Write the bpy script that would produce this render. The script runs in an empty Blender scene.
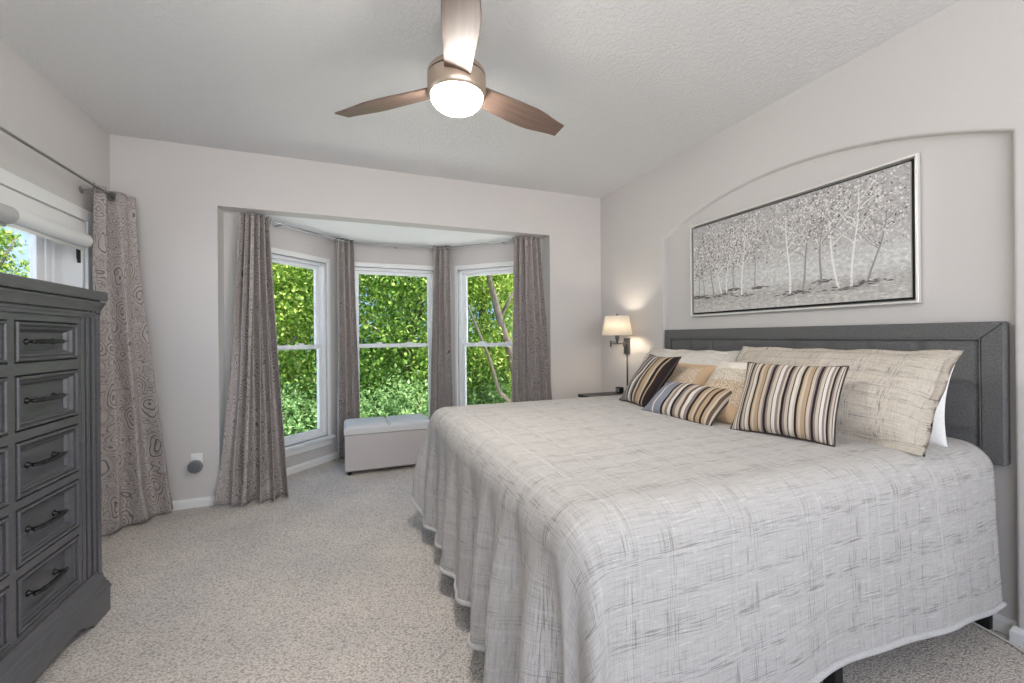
import bpy, bmesh, math, random
from mathutils import Vector, Matrix, noise
random.seed(7)
PI = math.pi
S = bpy.context.scene
COL = S.collection

# ------------------------------------------------------------------ camera
YAW, ROLL = math.radians(21.45), math.radians(-0.48)
fw = Vector((math.sin(YAW), math.cos(YAW), 0))
r0 = Vector((math.cos(YAW), -math.sin(YAW), 0))
u0 = Vector((0, 0, 1))
rt = r0*math.cos(ROLL) + u0*math.sin(ROLL)
up = -r0*math.sin(ROLL) + u0*math.cos(ROLL)
cd = bpy.data.cameras.new('camera')
cam = bpy.data.objects.new('camera', cd)
COL.objects.link(cam)
m = Matrix.Identity(4)
for i in range(3):
    m[i][0], m[i][1], m[i][2] = rt[i], up[i], -fw[i]
m.translation = Vector((0, 0, 1.27))
cam.matrix_world = m
cd.sensor_fit = 'HORIZONTAL'
cd.sensor_width = 36.0
cd.lens = 36.0*422.2/1024
cd.shift_y = -4.6/1024
cd.clip_start = 0.02
cd.clip_end = 300
S.camera = cam

# ------------------------------------------------------------------ sky, sun, big lights, exposure
S.view_settings.view_transform = 'Standard'
S.view_settings.look = 'None'
S.view_settings.exposure = 0.36
S.view_settings.gamma = 1.0
S.view_settings.use_curve_mapping = False
S.cycles.use_denoising = True
S.cycles.max_bounces = 10
S.cycles.diffuse_bounces = 6
S.cycles.transparent_max_bounces = 24
S.cycles.sample_clamp_indirect = 6.0

W = bpy.data.worlds.new('sky')
S.world = W
W.use_nodes = True
wn, wl = W.node_tree.nodes, W.node_tree.links
wn.clear()
wtc = wn.new('ShaderNodeTexCoord')
wsep = wn.new('ShaderNodeSeparateXYZ')
wl.new(wtc.outputs['Generated'], wsep.inputs[0])
wr = wn.new('ShaderNodeValToRGB')
wr.color_ramp.elements[0].position = 0.0
wr.color_ramp.elements[0].color = (0.24, 0.38, 0.60, 1)
wr.color_ramp.elements[1].position = 0.7
wr.color_ramp.elements[1].color = (0.20, 0.36, 0.66, 1)
wl.new(wsep.outputs['Z'], wr.inputs[0])
wno = wn.new('ShaderNodeTexNoise')
wno.inputs['Scale'].default_value = 3.2
wno.inputs['Detail'].default_value = 6
wl.new(wtc.outputs['Generated'], wno.inputs['Vector'])
wcr = wn.new('ShaderNodeValToRGB')
wcr.color_ramp.elements[0].position = 0.55
wcr.color_ramp.elements[1].position = 0.72
wl.new(wno.outputs['Fac'], wcr.inputs[0])
wmx = wn.new('ShaderNodeMixRGB')
wl.new(wcr.outputs[0], wmx.inputs[0])
wl.new(wr.outputs[0], wmx.inputs[1])
wmx.inputs[2].default_value = (1, 0.98, 0.95, 1)
wbg = wn.new('ShaderNodeBackground')
wbg.inputs['Strength'].default_value = 1.7
wl.new(wmx.outputs[0], wbg.inputs[0])
wo = wn.new('ShaderNodeOutputWorld')
wl.new(wbg.outputs[0], wo.inputs[0])

def light(name, kind, loc, energy, color=(1, 1, 1), rot=None, **kw):
    d = bpy.data.lights.new(name, kind)
    d.energy = energy
    d.color = color
    for k, v in kw.items():
        setattr(d, k, v)
    o = bpy.data.objects.new(name, d)
    COL.objects.link(o)
    o.location = loc
    if rot:
        o.rotation_euler = Vector(rot).to_track_quat('-Z', 'Y').to_euler()
    return o

light('sun', 'SUN', (8, -6, 14), 9.0, (1.0, 0.95, 0.86), (-0.36, 0.28, -0.89), angle=0.012)
# added soft fill light behind the camera, not a source of the room
light('fill_behind_camera', 'AREA', (0.5, -1.15, 1.75), 42, (1.0, 0.99, 0.975), (0, 1, 0.5),
      shape='RECTANGLE', size=3.6, size_y=1.7)

# ------------------------------------------------------------------ materials
def mat(name, col, rough=0.6, metal=0.0, spec=0.5):
    mt = bpy.data.materials.new(name)
    mt.use_nodes = True
    b = mt.node_tree.nodes['Principled BSDF']
    b.inputs['Base Color'].default_value = (*col, 1)
    b.inputs['Roughness'].default_value = rough
    b.inputs['Metallic'].default_value = metal
    b.inputs['Specular IOR Level'].default_value = spec
    return mt
def nt(mt): return mt.node_tree.nodes, mt.node_tree.links, mt.node_tree.nodes['Principled BSDF']
def ramp(n, stops, interp='LINEAR'):
    r = n.new('ShaderNodeValToRGB')
    r.color_ramp.interpolation = interp
    e = r.color_ramp.elements
    while len(e) < len(stops): e.new(0.5)
    for i, (p, c) in enumerate(stops):
        e[i].position = p
        e[i].color = (*c, 1) if len(c) == 3 else c
    return r
def coords(n, l, which='Object', scale=(1, 1, 1)):
    t = n.new('ShaderNodeTexCoord')
    mp = n.new('ShaderNodeMapping')
    mp.inputs['Scale'].default_value = scale
    l.new(t.outputs[which], mp.inputs[0])
    return mp.outputs[0]
def noisetex(n, l, vec, scale, detail=3, rough=0.5, dist=0.0):
    t = n.new('ShaderNodeTexNoise')
    t.inputs['Scale'].default_value = scale
    t.inputs['Detail'].default_value = detail
    t.inputs['Roughness'].default_value = rough
    t.inputs['Distortion'].default_value = dist
    l.new(vec, t.inputs['Vector'])
    return t.outputs['Fac']
def mathn(n, l, op, a, b=None):
    t = n.new('ShaderNodeMath')
    t.operation = op
    for i, x in enumerate((a, b)):
        if x is None: continue
        if isinstance(x, (int, float)): t.inputs[i].default_value = x
        else: l.new(x, t.inputs[i])
    return t.outputs[0]
def mixc(n, l, f, a, b, mode='MIX'):
    t = n.new('ShaderNodeMixRGB')
    t.blend_type = mode
    for i, x in enumerate((f, a, b)):
        if isinstance(x, (int, float)): t.inputs[i].default_value = x
        elif isinstance(x, tuple): t.inputs[i].default_value = (*x, 1) if len(x) == 3 else x
        else: l.new(x, t.inputs[i])
    return t.outputs[0]
def bump(n, l, b, h, strength=0.3, dist=0.01):
    t = n.new('ShaderNodeBump')
    t.inputs['Strength'].default_value = strength
    t.inputs['Distance'].default_value = dist
    l.new(h, t.inputs['Height'])
    l.new(t.outputs[0], b.inputs['Normal'])

def m_wall(name, col, sc, st, dist):
    mt = mat(name, col, 0.85, spec=0.2)
    n, l, b = nt(mt)
    v = coords(n, l)
    h = noisetex(n, l, v, sc, 4, 0.6)
    bump(n, l, b, h, st, dist)
    return mt
M_WALL = m_wall('wall_paint', (0.60, 0.572, 0.556), 60, 0.12, 0.01)
M_CEIL = mat('ceiling_knockdown', (0.72, 0.72, 0.72), 0.9, spec=0.2)
n, l, b = nt(M_CEIL)
v = coords(n, l)
h1 = noisetex(n, l, v, 44, 5, 0.62, 0.6)
h1r = ramp(n, [(0.42, (0, 0, 0)), (0.6, (1, 1, 1))])
l.new(h1, h1r.inputs[0])
bump(n, l, b, h1r.outputs[0], 0.5, 0.006)
M_BAYCEIL = mat('bay_ceiling_paint', (0.88, 0.88, 0.88), 0.9, spec=0.2)
M_TRIM = mat('white_trim_paint', (0.80, 0.80, 0.79), 0.4)
M_VINYL = mat('white_window_vinyl', (0.84, 0.85, 0.86), 0.35)
M_EXT = mat('exterior_stucco', (0.55, 0.52, 0.47), 0.9)

M_CARPET = mat('loop_carpet', (0.6, 0.56, 0.52), 0.95, spec=0.1)
n, l, b = nt(M_CARPET)
v = coords(n, l)
vo = n.new('ShaderNodeTexVoronoi')
vo.inputs['Scale'].default_value = 112
mp = n.new('ShaderNodeMapping')
mp.inputs['Scale'].default_value = (1.0, 1.55, 1)
mp.inputs['Rotation'].default_value = (0, 0, 0.32)
l.new(v, mp.inputs[0])
l.new(mp.outputs[0], vo.inputs['Vector'])
big = noisetex(n, l, v, 2.2, 3)
fine = noisetex(n, l, v, 210, 2)
tuft = ramp(n, [(0.0, (0.86, 0.81, 0.765)), (0.5, (0.78, 0.73, 0.685)), (1.0, (0.45, 0.41, 0.38))])
l.new(mathn(n, l, 'MULTIPLY', vo.outputs['Distance'], 1.25), tuft.inputs[0])
bigr = ramp(n, [(0.35, (0.86, 0.86, 0.87)), (0.65, (1.0, 0.985, 0.965))])
l.new(big, bigr.inputs[0])
c1 = mixc(n, l, 1.0, tuft.outputs[0], bigr.outputs[0], 'MULTIPLY')
fr = ramp(n, [(0.3, (0.8, 0.8, 0.8)), (0.7, (1.08, 1.07, 1.05))])
l.new(fine, fr.inputs[0])
l.new(mixc(n, l, 1.0, c1, fr.outputs[0], 'MULTIPLY'), b.inputs['Base Color'])
inv = mathn(n, l, 'SUBTRACT', 1.0, vo.outputs['Distance'])
hh = mathn(n, l, 'ADD', inv, mathn(n, l, 'MULTIPLY', fine, 0.5))
bump(n, l, b, hh, 0.6, 0.007)

M_BLACKWOOD = mat('charcoal_stained_wood', (0.075, 0.078, 0.082), 0.32, spec=0.6)
n, l, b = nt(M_BLACKWOOD)
v = coords(n, l, scale=(6, 6, 40))
g = ramp(n, [(0.3, (0.076, 0.074, 0.081)), (0.7, (0.102, 0.100, 0.108))])
l.new(noisetex(n, l, v, 3, 5), g.inputs[0])
l.new(g.outputs[0], b.inputs['Base Color'])
M_PULL = mat('dark_pewter', (0.05, 0.05, 0.05), 0.28, 0.9)
M_DARKWOOD = mat('espresso_wood', (0.022, 0.018, 0.016), 0.4)
M_BLACK = mat('black_plastic', (0.008, 0.008, 0.008), 0.45)
M_BLACKWOODLEG = mat('black_painted_wood', (0.008, 0.008, 0.009), 0.5)
M_NICKEL = mat('brushed_nickel', (0.62, 0.50, 0.40), 0.30, 0.95)
M_STEEL = mat('satin_steel', (0.42, 0.42, 0.42), 0.32, 0.9)
M_BRONZE = mat('gunmetal_sconce', (0.13, 0.125, 0.12), 0.35, 0.85)
M_SILVER = mat('silver_leaf_frame', (0.72, 0.70, 0.67), 0.4, 0.35)
M_GAP = mat('frame_shadow_gap_black', (0.012, 0.011, 0.011), 0.7)
M_CORD = mat('white_cord', (0.75, 0.74, 0.70), 0.5)
M_WPLASTIC = mat('white_plastic', (0.82, 0.82, 0.80), 0.4)
M_GDISC = mat('grey_perforated_disc', (0.20, 0.21, 0.22), 0.6)

def m_fabric(name, ca, cb, scale=220, st=0.25, stretch=(1, 1, 1)):
    mt = mat(name, ca, 0.9, spec=0.15)
    n, l, b = nt(mt)
    v = coords(n, l, scale=stretch)
    f = noisetex(n, l, v, scale, 3, 0.7)
    r = ramp(n, [(0.35, ca), (0.65, cb)])
    l.new(f, r.inputs[0])
    l.new(r.outputs[0], b.inputs['Base Color'])
    bump(n, l, b, f, st, 0.004)
    return mt
M_HEADB = m_fabric('charcoal_upholstery', (0.088, 0.088, 0.088), (0.18, 0.178, 0.176), 260, 0.3)
M_BENCH = m_fabric('pale_mauve_grey_linen', (0.50, 0.465, 0.455), (0.60, 0.57, 0.56), 240, 0.2)
M_BENCHTOP = m_fabric('silver_grey_linen_lid', (0.60, 0.60, 0.605), (0.69, 0.69, 0.69), 240, 0.15)
M_WHITEC = m_fabric('white_cotton', (0.80, 0.79, 0.77), (0.86, 0.85, 0.83), 60, 0.15)
M_MATTRESS = m_fabric('mattress_ticking', (0.62, 0.61, 0.60), (0.7, 0.69, 0.68), 80, 0.2)
M_SHADE_ROLL = mat('white_roller_fabric', (0.80, 0.80, 0.79), 0.7)
M_SHADE_GREY = mat('grey_roller_fabric', (0.52, 0.52, 0.52), 0.7)

# plaid slub linen, woven in the cloth's own coordinates (uv in metres)
def m_plaid(name, base, dark, light_, sx, sy, amount=0.75):
    mt = mat(name, base, 0.92, spec=0.12)
    n, l, b = nt(mt)
    def slub(sc, thr, soft, w):
        v = coords(n, l, 'UV', sc)
        f = noisetex(n, l, v, 1.0, 3, 0.65)
        r = ramp(n, [(thr, (0, 0, 0)), (thr + soft, (1, 1, 1))])
        l.new(f, r.inputs[0])
        return mathn(n, l, 'MULTIPLY', r.outputs[0], w)
    def band(sc, thr, soft):
        v = coords(n, l, 'UV', sc)
        f = noisetex(n, l, v, 1.0, 1, 0.4)
        r = ramp(n, [(thr, (0, 0, 0)), (thr + soft, (1, 1, 1))])
        l.new(f, r.inputs[0])
        return r.outputs[0]
    a = slub((240*sx, 10*sy, 1), 0.52, 0.12, 0.62)     # broken threads one way
    c = slub((10*sx, 230*sy, 1), 0.50, 0.12, 0.66)     # and the other
    ba = mathn(n, l, 'ADD', mathn(n, l, 'MULTIPLY', band((17*sx, 0.02, 1), 0.50, 0.05), 0.75), 0.42)
    bc = mathn(n, l, 'ADD', mathn(n, l, 'MULTIPLY', band((0.02, 15*sy, 1), 0.52, 0.05), 0.75), 0.42)
    t = mathn(n, l, 'ADD', mathn(n, l, 'MULTIPLY', a, ba), mathn(n, l, 'MULTIPLY', c, bc))
    t = mathn(n, l, 'MINIMUM', mathn(n, l, 'MULTIPLY', t, amount), 1.0)
    lt = slub((14*sx, 120*sy, 1), 0.56, 0.1, 0.6)
    col = mixc(n, l, lt, base, light_)
    rib = mathn(n, l, 'MULTIPLY', band((34*sx, 0.01, 1), 0.60, 0.03), slub((400*sx, 300*sy, 1), 0.44, 0.12, 0.5))
    rib2 = mathn(n, l, 'MULTIPLY', band((0.01, 30*sy, 1), 0.62, 0.03), slub((300*sx, 400*sy, 1), 0.44, 0.12, 0.35))
    col = mixc(n, l, t, col, dark)
    col = mixc(n, l, mathn(n, l, 'MAXIMUM', rib, rib2), col, light_)
    l.new(col, b.inputs['Base Color'])
    v = coords(n, l, 'UV', (1, 1, 1))
    hh = mathn(n, l, 'ADD', mathn(n, l, 'MULTIPLY', t, -0.6), noisetex(n, l, v, 260, 2))
    hh = mathn(n, l, 'ADD', hh, mathn(n, l, 'MULTIPLY', noisetex(n, l, v, 9, 4, 0.6), 1.6))
    bump(n, l, b, hh, 0.4, 0.008)
    return mt
M_QUILT = m_plaid('slub_linen_quilt', (0.52, 0.50, 0.482), (0.25, 0.235, 0.225), (0.66, 0.645, 0.63), 1, 1, 1.0)
M_SHAM = m_plaid('oatmeal_plaid_sham', (0.60, 0.54, 0.46), (0.25, 0.225, 0.215), (0.76, 0.70, 0.62), 1.0, 1.0, 1.25)
M_SHAM2 = m_plaid('cream_plaid_sham', (0.70, 0.66, 0.60), (0.40, 0.35, 0.30), (0.80, 0.77, 0.73), 1.0, 1.0, 0.7)
M_BIND = m_fabric('quilt_binding_linen', (0.46, 0.45, 0.44), (0.58, 0.57, 0.56), 150, 0.3)

def m_stripes(name, stops, repeat=1.0):
    mt = mat(name, (0.5, 0.5, 0.5), 0.85, spec=0.15)
    n, l, b = nt(mt)
    t = n.new('ShaderNodeTexCoord')
    sp = n.new('ShaderNodeSeparateXYZ')
    l.new(t.outputs['UV'], sp.inputs[0])
    x = mathn(n, l, 'FRACT', mathn(n, l, 'MULTIPLY', sp.outputs['X'], repeat))
    r = ramp(n, stops, 'CONSTANT')
    l.new(x, r.inputs[0])
    f = noisetex(n, l, coords(n, l, 'UV', (60, 300, 1)), 1, 2)
    fr = ramp(n, [(0.3, (0.82, 0.82, 0.82)), (0.7, (1.05, 1.05, 1.05))])
    l.new(f, fr.inputs[0])
    l.new(mixc(n, l, 1.0, r.outputs[0], fr.outputs[0], 'MULTIPLY'), b.inputs['Base Color'])
    bump(n, l, b, f, 0.25, 0.004)
    return mt
DK, CR, TN, MV, WH, BN, GY = (0.028, 0.019, 0.019), (0.54, 0.465, 0.375), (0.43, 0.31, 0.20), (0.25, 0.20, 0.185), (0.68, 0.635, 0.58), (0.13, 0.085, 0.062), (0.21, 0.19, 0.195)
def seq(*pairs):
    out, p = [], 0.0
    tot = sum(w for w, c in pairs)
    for w, c in pairs:
        out.append((p/tot, c))
        p += w
    return out
M_STRIPE = m_stripes('brown_multi_stripe', seq((2.6, DK), (2, MV), (3.4, CR), (1.0, BN), (3.4, WH), (2.6, MV), (2.2, CR), (2.6, DK), (2, MV), (3, CR), (1.4, BN), (3.0, WH), (2, CR), (2.6, DK), (1.6, TN), (2.6, CR), (4, TN), (1.2, BN), (3.2, CR), (2, MV)), 2.6)
M_STRIPE_FAR = m_stripes('grey_brown_multi_stripe', seq((24, GY), (2, CR), (3, GY), (2.5, DK), (5, WH), (3, GY), (3, DK), (3, CR), (4, BN), (7, TN), (3, CR), (5, DK), (3, TN), (15, DK)))
M_STRIPE_LUMBAR = m_stripes('blue_grey_ended_stripe', seq((24, (0.25, 0.26, 0.31)), (2.2, WH), (11, (0.25, 0.26, 0.31)), (3, DK), (3.5, CR), (3, MV), (4, WH), (3, DK), (3, MV), (4, CR), (3, BN), (4, WH), (3, MV), (3, DK), (4, TN), (3, CR), (3, BN), (5, TN), (3, DK), (4, TN), (3, CR), (5, BN), (4, CR)))

def m_band(name, bands, speck, side=False):
    mt = mat(name, (0.5, 0.4, 0.3), 0.75, spec=0.25)
    n, l, b = nt(mt)
    t = n.new('ShaderNodeTexCoord')
    sp = n.new('ShaderNodeSeparateXYZ')
    l.new(t.outputs['UV'], sp.inputs[0])
    r = ramp(n, bands, 'CONSTANT')
    l.new(sp.outputs['Y'], r.inputs[0])
    mk = ramp(n, speck, 'CONSTANT')
    l.new(sp.outputs['Y'], mk.inputs[0])
    vo = n.new('ShaderNodeTexVoronoi')
    vo.inputs['Scale'].default_value = 100
    l.new(t.outputs['UV'], vo.inputs['Vector'])
    sc = ramp(n, [(0.0, (0.10, 0.075, 0.055)), (0.35, (0.40, 0.33, 0.25)), (0.6, (0.82, 0.76, 0.66))])
    l.new(vo.outputs['Color'], sc.inputs[0])
    f = mathn(n, l, 'MULTIPLY', mk.outputs[0], 0.45)
    if side:
        sd = ramp(n, [(0, (0, 0, 0)), (0.22, (1, 1, 1)), (0.80, (0, 0, 0))], 'CONSTANT')
        l.new(sp.outputs['X'], sd.inputs[0])
        f = mathn(n, l, 'MULTIPLY', f, sd.outputs[0])
    l.new(mixc(n, l, f, r.outputs[0], sc.outputs[0]), b.inputs['Base Color'])
    bump(n, l, b, mathn(n, l, 'MULTIPLY', vo.outputs['Distance'], mk.outputs[0]), 0.5, 0.006)
    return mt
TAN = (0.56, 0.40, 0.25)
M_TAN = m_band('tan_silk_sequin_panel', [(0, TAN), (1, TAN)], [(0, (0, 0, 0)), (0.34, (1, 1, 1)), (0.78, (0, 0, 0))], True)
M_CREAM = m_band('cream_and_tan_silk', [(0, TAN), (0.56, (0.66, 0.58, 0.48)), (0.74, (0.76, 0.70, 0.62))], [(0, (0, 0, 0)), (0.26, (1, 1, 1)), (0.74, (0, 0, 0))])

# paisley drapery
M_PAISLEY = mat('paisley_drapery', (0.4, 0.36, 0.35), 0.85, spec=0.2)
n, l, b = nt(M_PAISLEY)
v = coords(n, l, 'UV', (1, 1, 1))
nw = n.new('ShaderNodeTexNoise')
nw.inputs['Scale'].default_value = 5
l.new(v, nw.inputs['Vector'])
dv = n.new('ShaderNodeMixRGB')
dv.blend_type = 'ADD'
dv.inputs[0].default_value = 0.11
l.new(v, dv.inputs[1])
l.new(nw.outputs['Color'], dv.inputs[2])
def vor(scale, feature='F1', stretch=(1, 1, 1)):
    mp = n.new('ShaderNodeMapping')
    mp.inputs['Scale'].default_value = stretch
    l.new(dv.outputs[0], mp.inputs[0])
    t = n.new('ShaderNodeTexVoronoi')
    t.feature = feature
    t.inputs['Scale'].default_value = scale
    l.new(mp.outputs[0], t.inputs['Vector'])
    return t.outputs['Distance']
d1 = vor(6.0, 'F1', (1.25, 0.8, 1))
rings = mathn(n, l, 'SINE', mathn(n, l, 'MULTIPLY', d1, 58))
rr = ramp(n, [(0.52, (0, 0, 0)), (0.9, (1, 1, 1))])
l.new(rings, rr.inputs[0])
d2 = vor(26, 'F1')
dots = ramp(n, [(0.16, (1, 1, 1)), (0.3, (0, 0, 0))])
l.new(d2, dots.inputs[0])
d3 = vor(13, 'F1', (0.8, 1.3, 1))
r3 = ramp(n, [(0.62, (0, 0, 0)), (0.9, (1, 1, 1))])
l.new(mathn(n, l, 'SINE', mathn(n, l, 'MULTIPLY', d3, 30)), r3.inputs[0])
zone = ramp(n, [(0.40, (1, 1, 1)), (0.50, (0, 0, 0))])
l.new(d1, zone.inputs[0])
izone = mathn(n, l, 'SUBTRACT', 1.0, zone.outputs[0])
pat = mathn(n, l, 'MULTIPLY', rr.outputs[0], zone.outputs[0])
pat = mathn(n, l, 'MAXIMUM', pat, mathn(n, l, 'MULTIPLY', mathn(n, l, 'MULTIPLY', r3.outputs[0], izone), 0.8))
pat = mathn(n, l, 'MAXIMUM', pat, mathn(n, l, 'MULTIPLY', dots.outputs[0], 0.5))
base = mixc(n, l, noisetex(n, l, v, 14, 3), (0.49, 0.45, 0.43), (0.365, 0.32, 0.30))
l.new(mixc(n, l, mathn(n, l, 'MULTIPLY', pat, 0.85), base, (0.09, 0.074, 0.07)), b.inputs['Base Color'])
bump(n, l, b, pat, 0.2, 0.003)

def m_wood(name, a, c, scale=(3, 60, 60)):
    mt = mat(name, a, 0.42)
    n, l, b = nt(mt)
    v = coords(n, l, scale=scale)
    r = ramp(n, [(0.3, a), (0.7, c)])
    l.new(noisetex(n, l, v, 1, 5, 0.6, 0.4), r.inputs[0])
    l.new(r.outputs[0], b.inputs['Base Color'])
    return mt
M_BLADE = m_wood('weathered_walnut_blade', (0.115, 0.075, 0.058), (0.20, 0.135, 0.105))

def m_emit(name, col, strength):
    mt = bpy.data.materials.new(name)
    mt.use_nodes = True
    nn = mt.node_tree.nodes
    nn.clear()
    e = nn.new('ShaderNodeEmission')
    e.inputs[0].default_value = (*col, 1)
    e.inputs[1].default_value = strength
    o = nn.new('ShaderNodeOutputMaterial')
    mt.node_tree.links.new(e.outputs[0], o.inputs[0])
    return mt
M_OPAL = m_emit('lit_opal_glass', (1.0, 0.95, 0.88), 105)
M_BULB = m_emit('lit_bulb', (1.0, 0.78, 0.5), 60)
M_LSHADE = bpy.data.materials.new('ivory_lamp_linen')
M_LSHADE.use_nodes = True
n = M_LSHADE.node_tree.nodes
l = M_LSHADE.node_tree.links
n.clear()
df = n.new('ShaderNodeBsdfDiffuse'); df.inputs[0].default_value = (0.88, 0.85, 0.79, 1)
tl = n.new('ShaderNodeBsdfTranslucent'); tl.inputs[0].default_value = (0.92, 0.88, 0.80, 1)
ms = n.new('ShaderNodeMixShader'); ms.inputs[0].default_value = 0.55
oo = n.new('ShaderNodeOutputMaterial')
l.new(df.outputs[0], ms.inputs[1]); l.new(tl.outputs[0], ms.inputs[2]); l.new(ms.outputs[0], oo.inputs[0])

M_GLASS = bpy.data.materials.new('window_glass')
M_GLASS.use_nodes = True
n = M_GLASS.node_tree.nodes
l = M_GLASS.node_tree.links
n.clear()
tr = n.new('ShaderNodeBsdfTransparent'); tr.inputs[0].default_value = (0.97, 0.98, 0.97, 1)
gl = n.new('ShaderNodeBsdfGlossy'); gl.inputs['Roughness'].default_value = 0.02
fw_ = n.new('ShaderNodeLayerWeight'); fw_.inputs['Blend'].default_value = 0.10
fn = n.new('ShaderNodeMath'); fn.operation = 'MULTIPLY'; fn.inputs[1].default_value = 0.22; l.new(fw_.outputs['Fresnel'], fn.inputs[0])
ms = n.new('ShaderNodeMixShader')
oo = n.new('ShaderNodeOutputMaterial')
l.new(fn.outputs[0], ms.inputs[0]); l.new(tr.outputs[0], ms.inputs[1]); l.new(gl.outputs[0], ms.inputs[2]); l.new(ms.outputs[0], oo.inputs[0])

def m_leaf(name, a, bcol, c):
    mt = bpy.data.materials.new(name)
    mt.use_nodes = True
    n = mt.node_tree.nodes; l = mt.node_tree.links
    n.clear()
    gi = n.new('ShaderNodeNewGeometry')
    r = ramp(n, [(0.0, a), (0.55, bcol), (1.0, c)])
    l.new(gi.outputs['Random Per Island'], r.inputs[0])
    d = n.new('ShaderNodeBsdfDiffuse'); t = n.new('ShaderNodeBsdfTranslucent')
    l.new(r.outputs[0], d.inputs[0])
    hs = n.new('ShaderNodeHueSaturation'); hs.inputs['Value'].default_value = 1.25; hs.inputs['Hue'].default_value = 0.48
    l.new(r.outputs[0], hs.inputs['Color'])
    l.new(hs.outputs[0], t.inputs[0])
    ms = n.new('ShaderNodeMixShader'); ms.inputs[0].default_value = 0.42
    o = n.new('ShaderNodeOutputMaterial')
    l.new(d.outputs[0], ms.inputs[1]); l.new(t.outputs[0], ms.inputs[2]); l.new(ms.outputs[0], o.inputs[0])
    return mt
M_LEAF_A = m_leaf('mid_green_leaves', (0.07, 0.16, 0.03), (0.24, 0.42, 0.08), (0.58, 0.72, 0.22))
M_LEAF_B = m_leaf('yellow_green_leaves', (0.09, 0.18, 0.03), (0.33, 0.50, 0.09), (0.78, 0.80, 0.30))
M_LEAF_C = m_leaf('blue_green_leaves', (0.08, 0.17, 0.06), (0.22, 0.38, 0.15), (0.50, 0.66, 0.34))
M_BARK = m_wood('grey_brown_bark', (0.07, 0.052, 0.04), (0.22, 0.175, 0.135), (14, 14, 4))
M_GRASS = mat('lawn', (0.16, 0.30, 0.06), 0.95)

# ------------------------------------------------------------------ helpers
ORG = {}
def finish(me, name, m_, parent, smooth, kind=None, local=False):
    o = bpy.data.objects.new(name, me)
    mats = m_ if isinstance(m_, (list, tuple)) else [m_]
    for x in mats: me.materials.append(x)
    if smooth:
        for p in me.polygons: p.use_smooth = True
    COL.objects.link(o)
    ORG[o.name] = Vector((0, 0, 0))
    if parent is not None:
        o.parent = parent
        if not local:
            L = ORG[parent.name]
            me.transform(Matrix.Translation(-L))
            ORG[o.name] = L
    if kind: o['kind'] = kind
    return o
def obj(name, bm, m_, parent=None, smooth=False, kind=None, local=False, auto=None):
    bmesh.ops.recalc_face_normals(bm, faces=bm.faces[:])
    me = bpy.data.meshes.new(name)
    bm.to_mesh(me)
    bm.free()
    o = finish(me, name, m_, parent, smooth or auto is not None, kind, local)
    if auto is not None:
        try:
            me.set_sharp_from_angle(angle=math.radians(auto))
        except Exception:
            pass
    return o
def tag(o, label, cat, group=None, kind=None):
    o['label'] = label
    o['category'] = cat
    if group: o['group'] = group
    if kind: o['kind'] = kind
    return o
def thing(name, label, cat, loc, group=None):
    o = bpy.data.objects.new(name, None)
    COL.objects.link(o)
    o.location = loc
    o.empty_display_size = 0.1
    ORG[o.name] = Vector(loc)
    return tag(o, label, cat, group)
def copy_tree(src, off, rotz=None):
    c = src.copy(); COL.objects.link(c)
    c.location = Vector(src.location) + Vector(off)
    if rotz is not None: c.rotation_euler = (0, 0, rotz)
    for ch in src.children:
        d = ch.copy(); COL.objects.link(d); d.parent = c
        for g in ch.children:
            e = g.copy(); COL.objects.link(e); e.parent = d
    return c
def bev(o, w=0.004, seg=2, ang=30):
    md = o.modifiers.new('bevel', 'BEVEL')
    md.width = w; md.segments = seg; md.limit_method = 'ANGLE'; md.angle_limit = math.radians(ang)
    return o
def box(bm, a, b_, xf=None):
    xs, ys, zs = zip(a, b_)
    vs = [bm.verts.new((xs[i], ys[j], zs[k])) for i in (0, 1) for j in (0, 1) for k in (0, 1)]
    if xf is not None:
        for q in vs: q.co = xf @ q.co
    for f in ((0, 1, 3, 2), (4, 6, 7, 5), (0, 4, 5, 1), (2, 3, 7, 6), (0, 2, 6, 4), (1, 5, 7, 3)):
        bm.faces.new([vs[i] for i in f])
def tube(bm, pts, r, seg=10, cap=True):
    pts = [Vector(p) for p in pts]
    rs = r if isinstance(r, (list, tuple)) else [r]*len(pts)
    rings = []
    up_ = None
    for i, p in enumerate(pts):
        t = (pts[min(i+1, len(pts)-1)] - pts[max(i-1, 0)]).normalized()
        if up_ is None:
            up_ = Vector((0, 0, 1)) if abs(t.z) < 0.9 else Vector((1, 0, 0))
        s_ = t.cross(up_).normalized()
        up_ = s_.cross(t).normalized()
        rings.append([bm.verts.new(p + (s_*math.cos(2*PI*k/seg) + up_*math.sin(2*PI*k/seg))*rs[i]) for k in range(seg)])
    for a, c in zip(rings, rings[1:]):
        for k in range(seg):
            bm.faces.new((a[k], a[(k+1) % seg], c[(k+1) % seg], c[k]))
    if cap:
        bm.faces.new(rings[0][::-1]); bm.faces.new(rings[-1])
def lathe(bm, prof, c, seg=32, axis='Z', cap=True):
    c = Vector(c)
    rings = []
    for r, h in prof:
        ring = []
        for k in range(seg):
            a = 2*PI*k/seg
            if axis == 'Z': q = Vector((r*math.cos(a), r*math.sin(a), h))
            elif axis == 'X': q = Vector((h, r*math.cos(a), r*math.sin(a)))
            else: q = Vector((r*math.cos(a), h, r*math.sin(a)))
            ring.append(bm.verts.new(c + q))
        rings.append(ring)
    for a, b_ in zip(rings, rings[1:]):
        for k in range(seg):
            bm.faces.new((a[k], a[(k+1) % seg], b_[(k+1) % seg], b_[k]))
    if cap:
        bm.faces.new(rings[0][::-1]); bm.faces.new(rings[-1])
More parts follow.
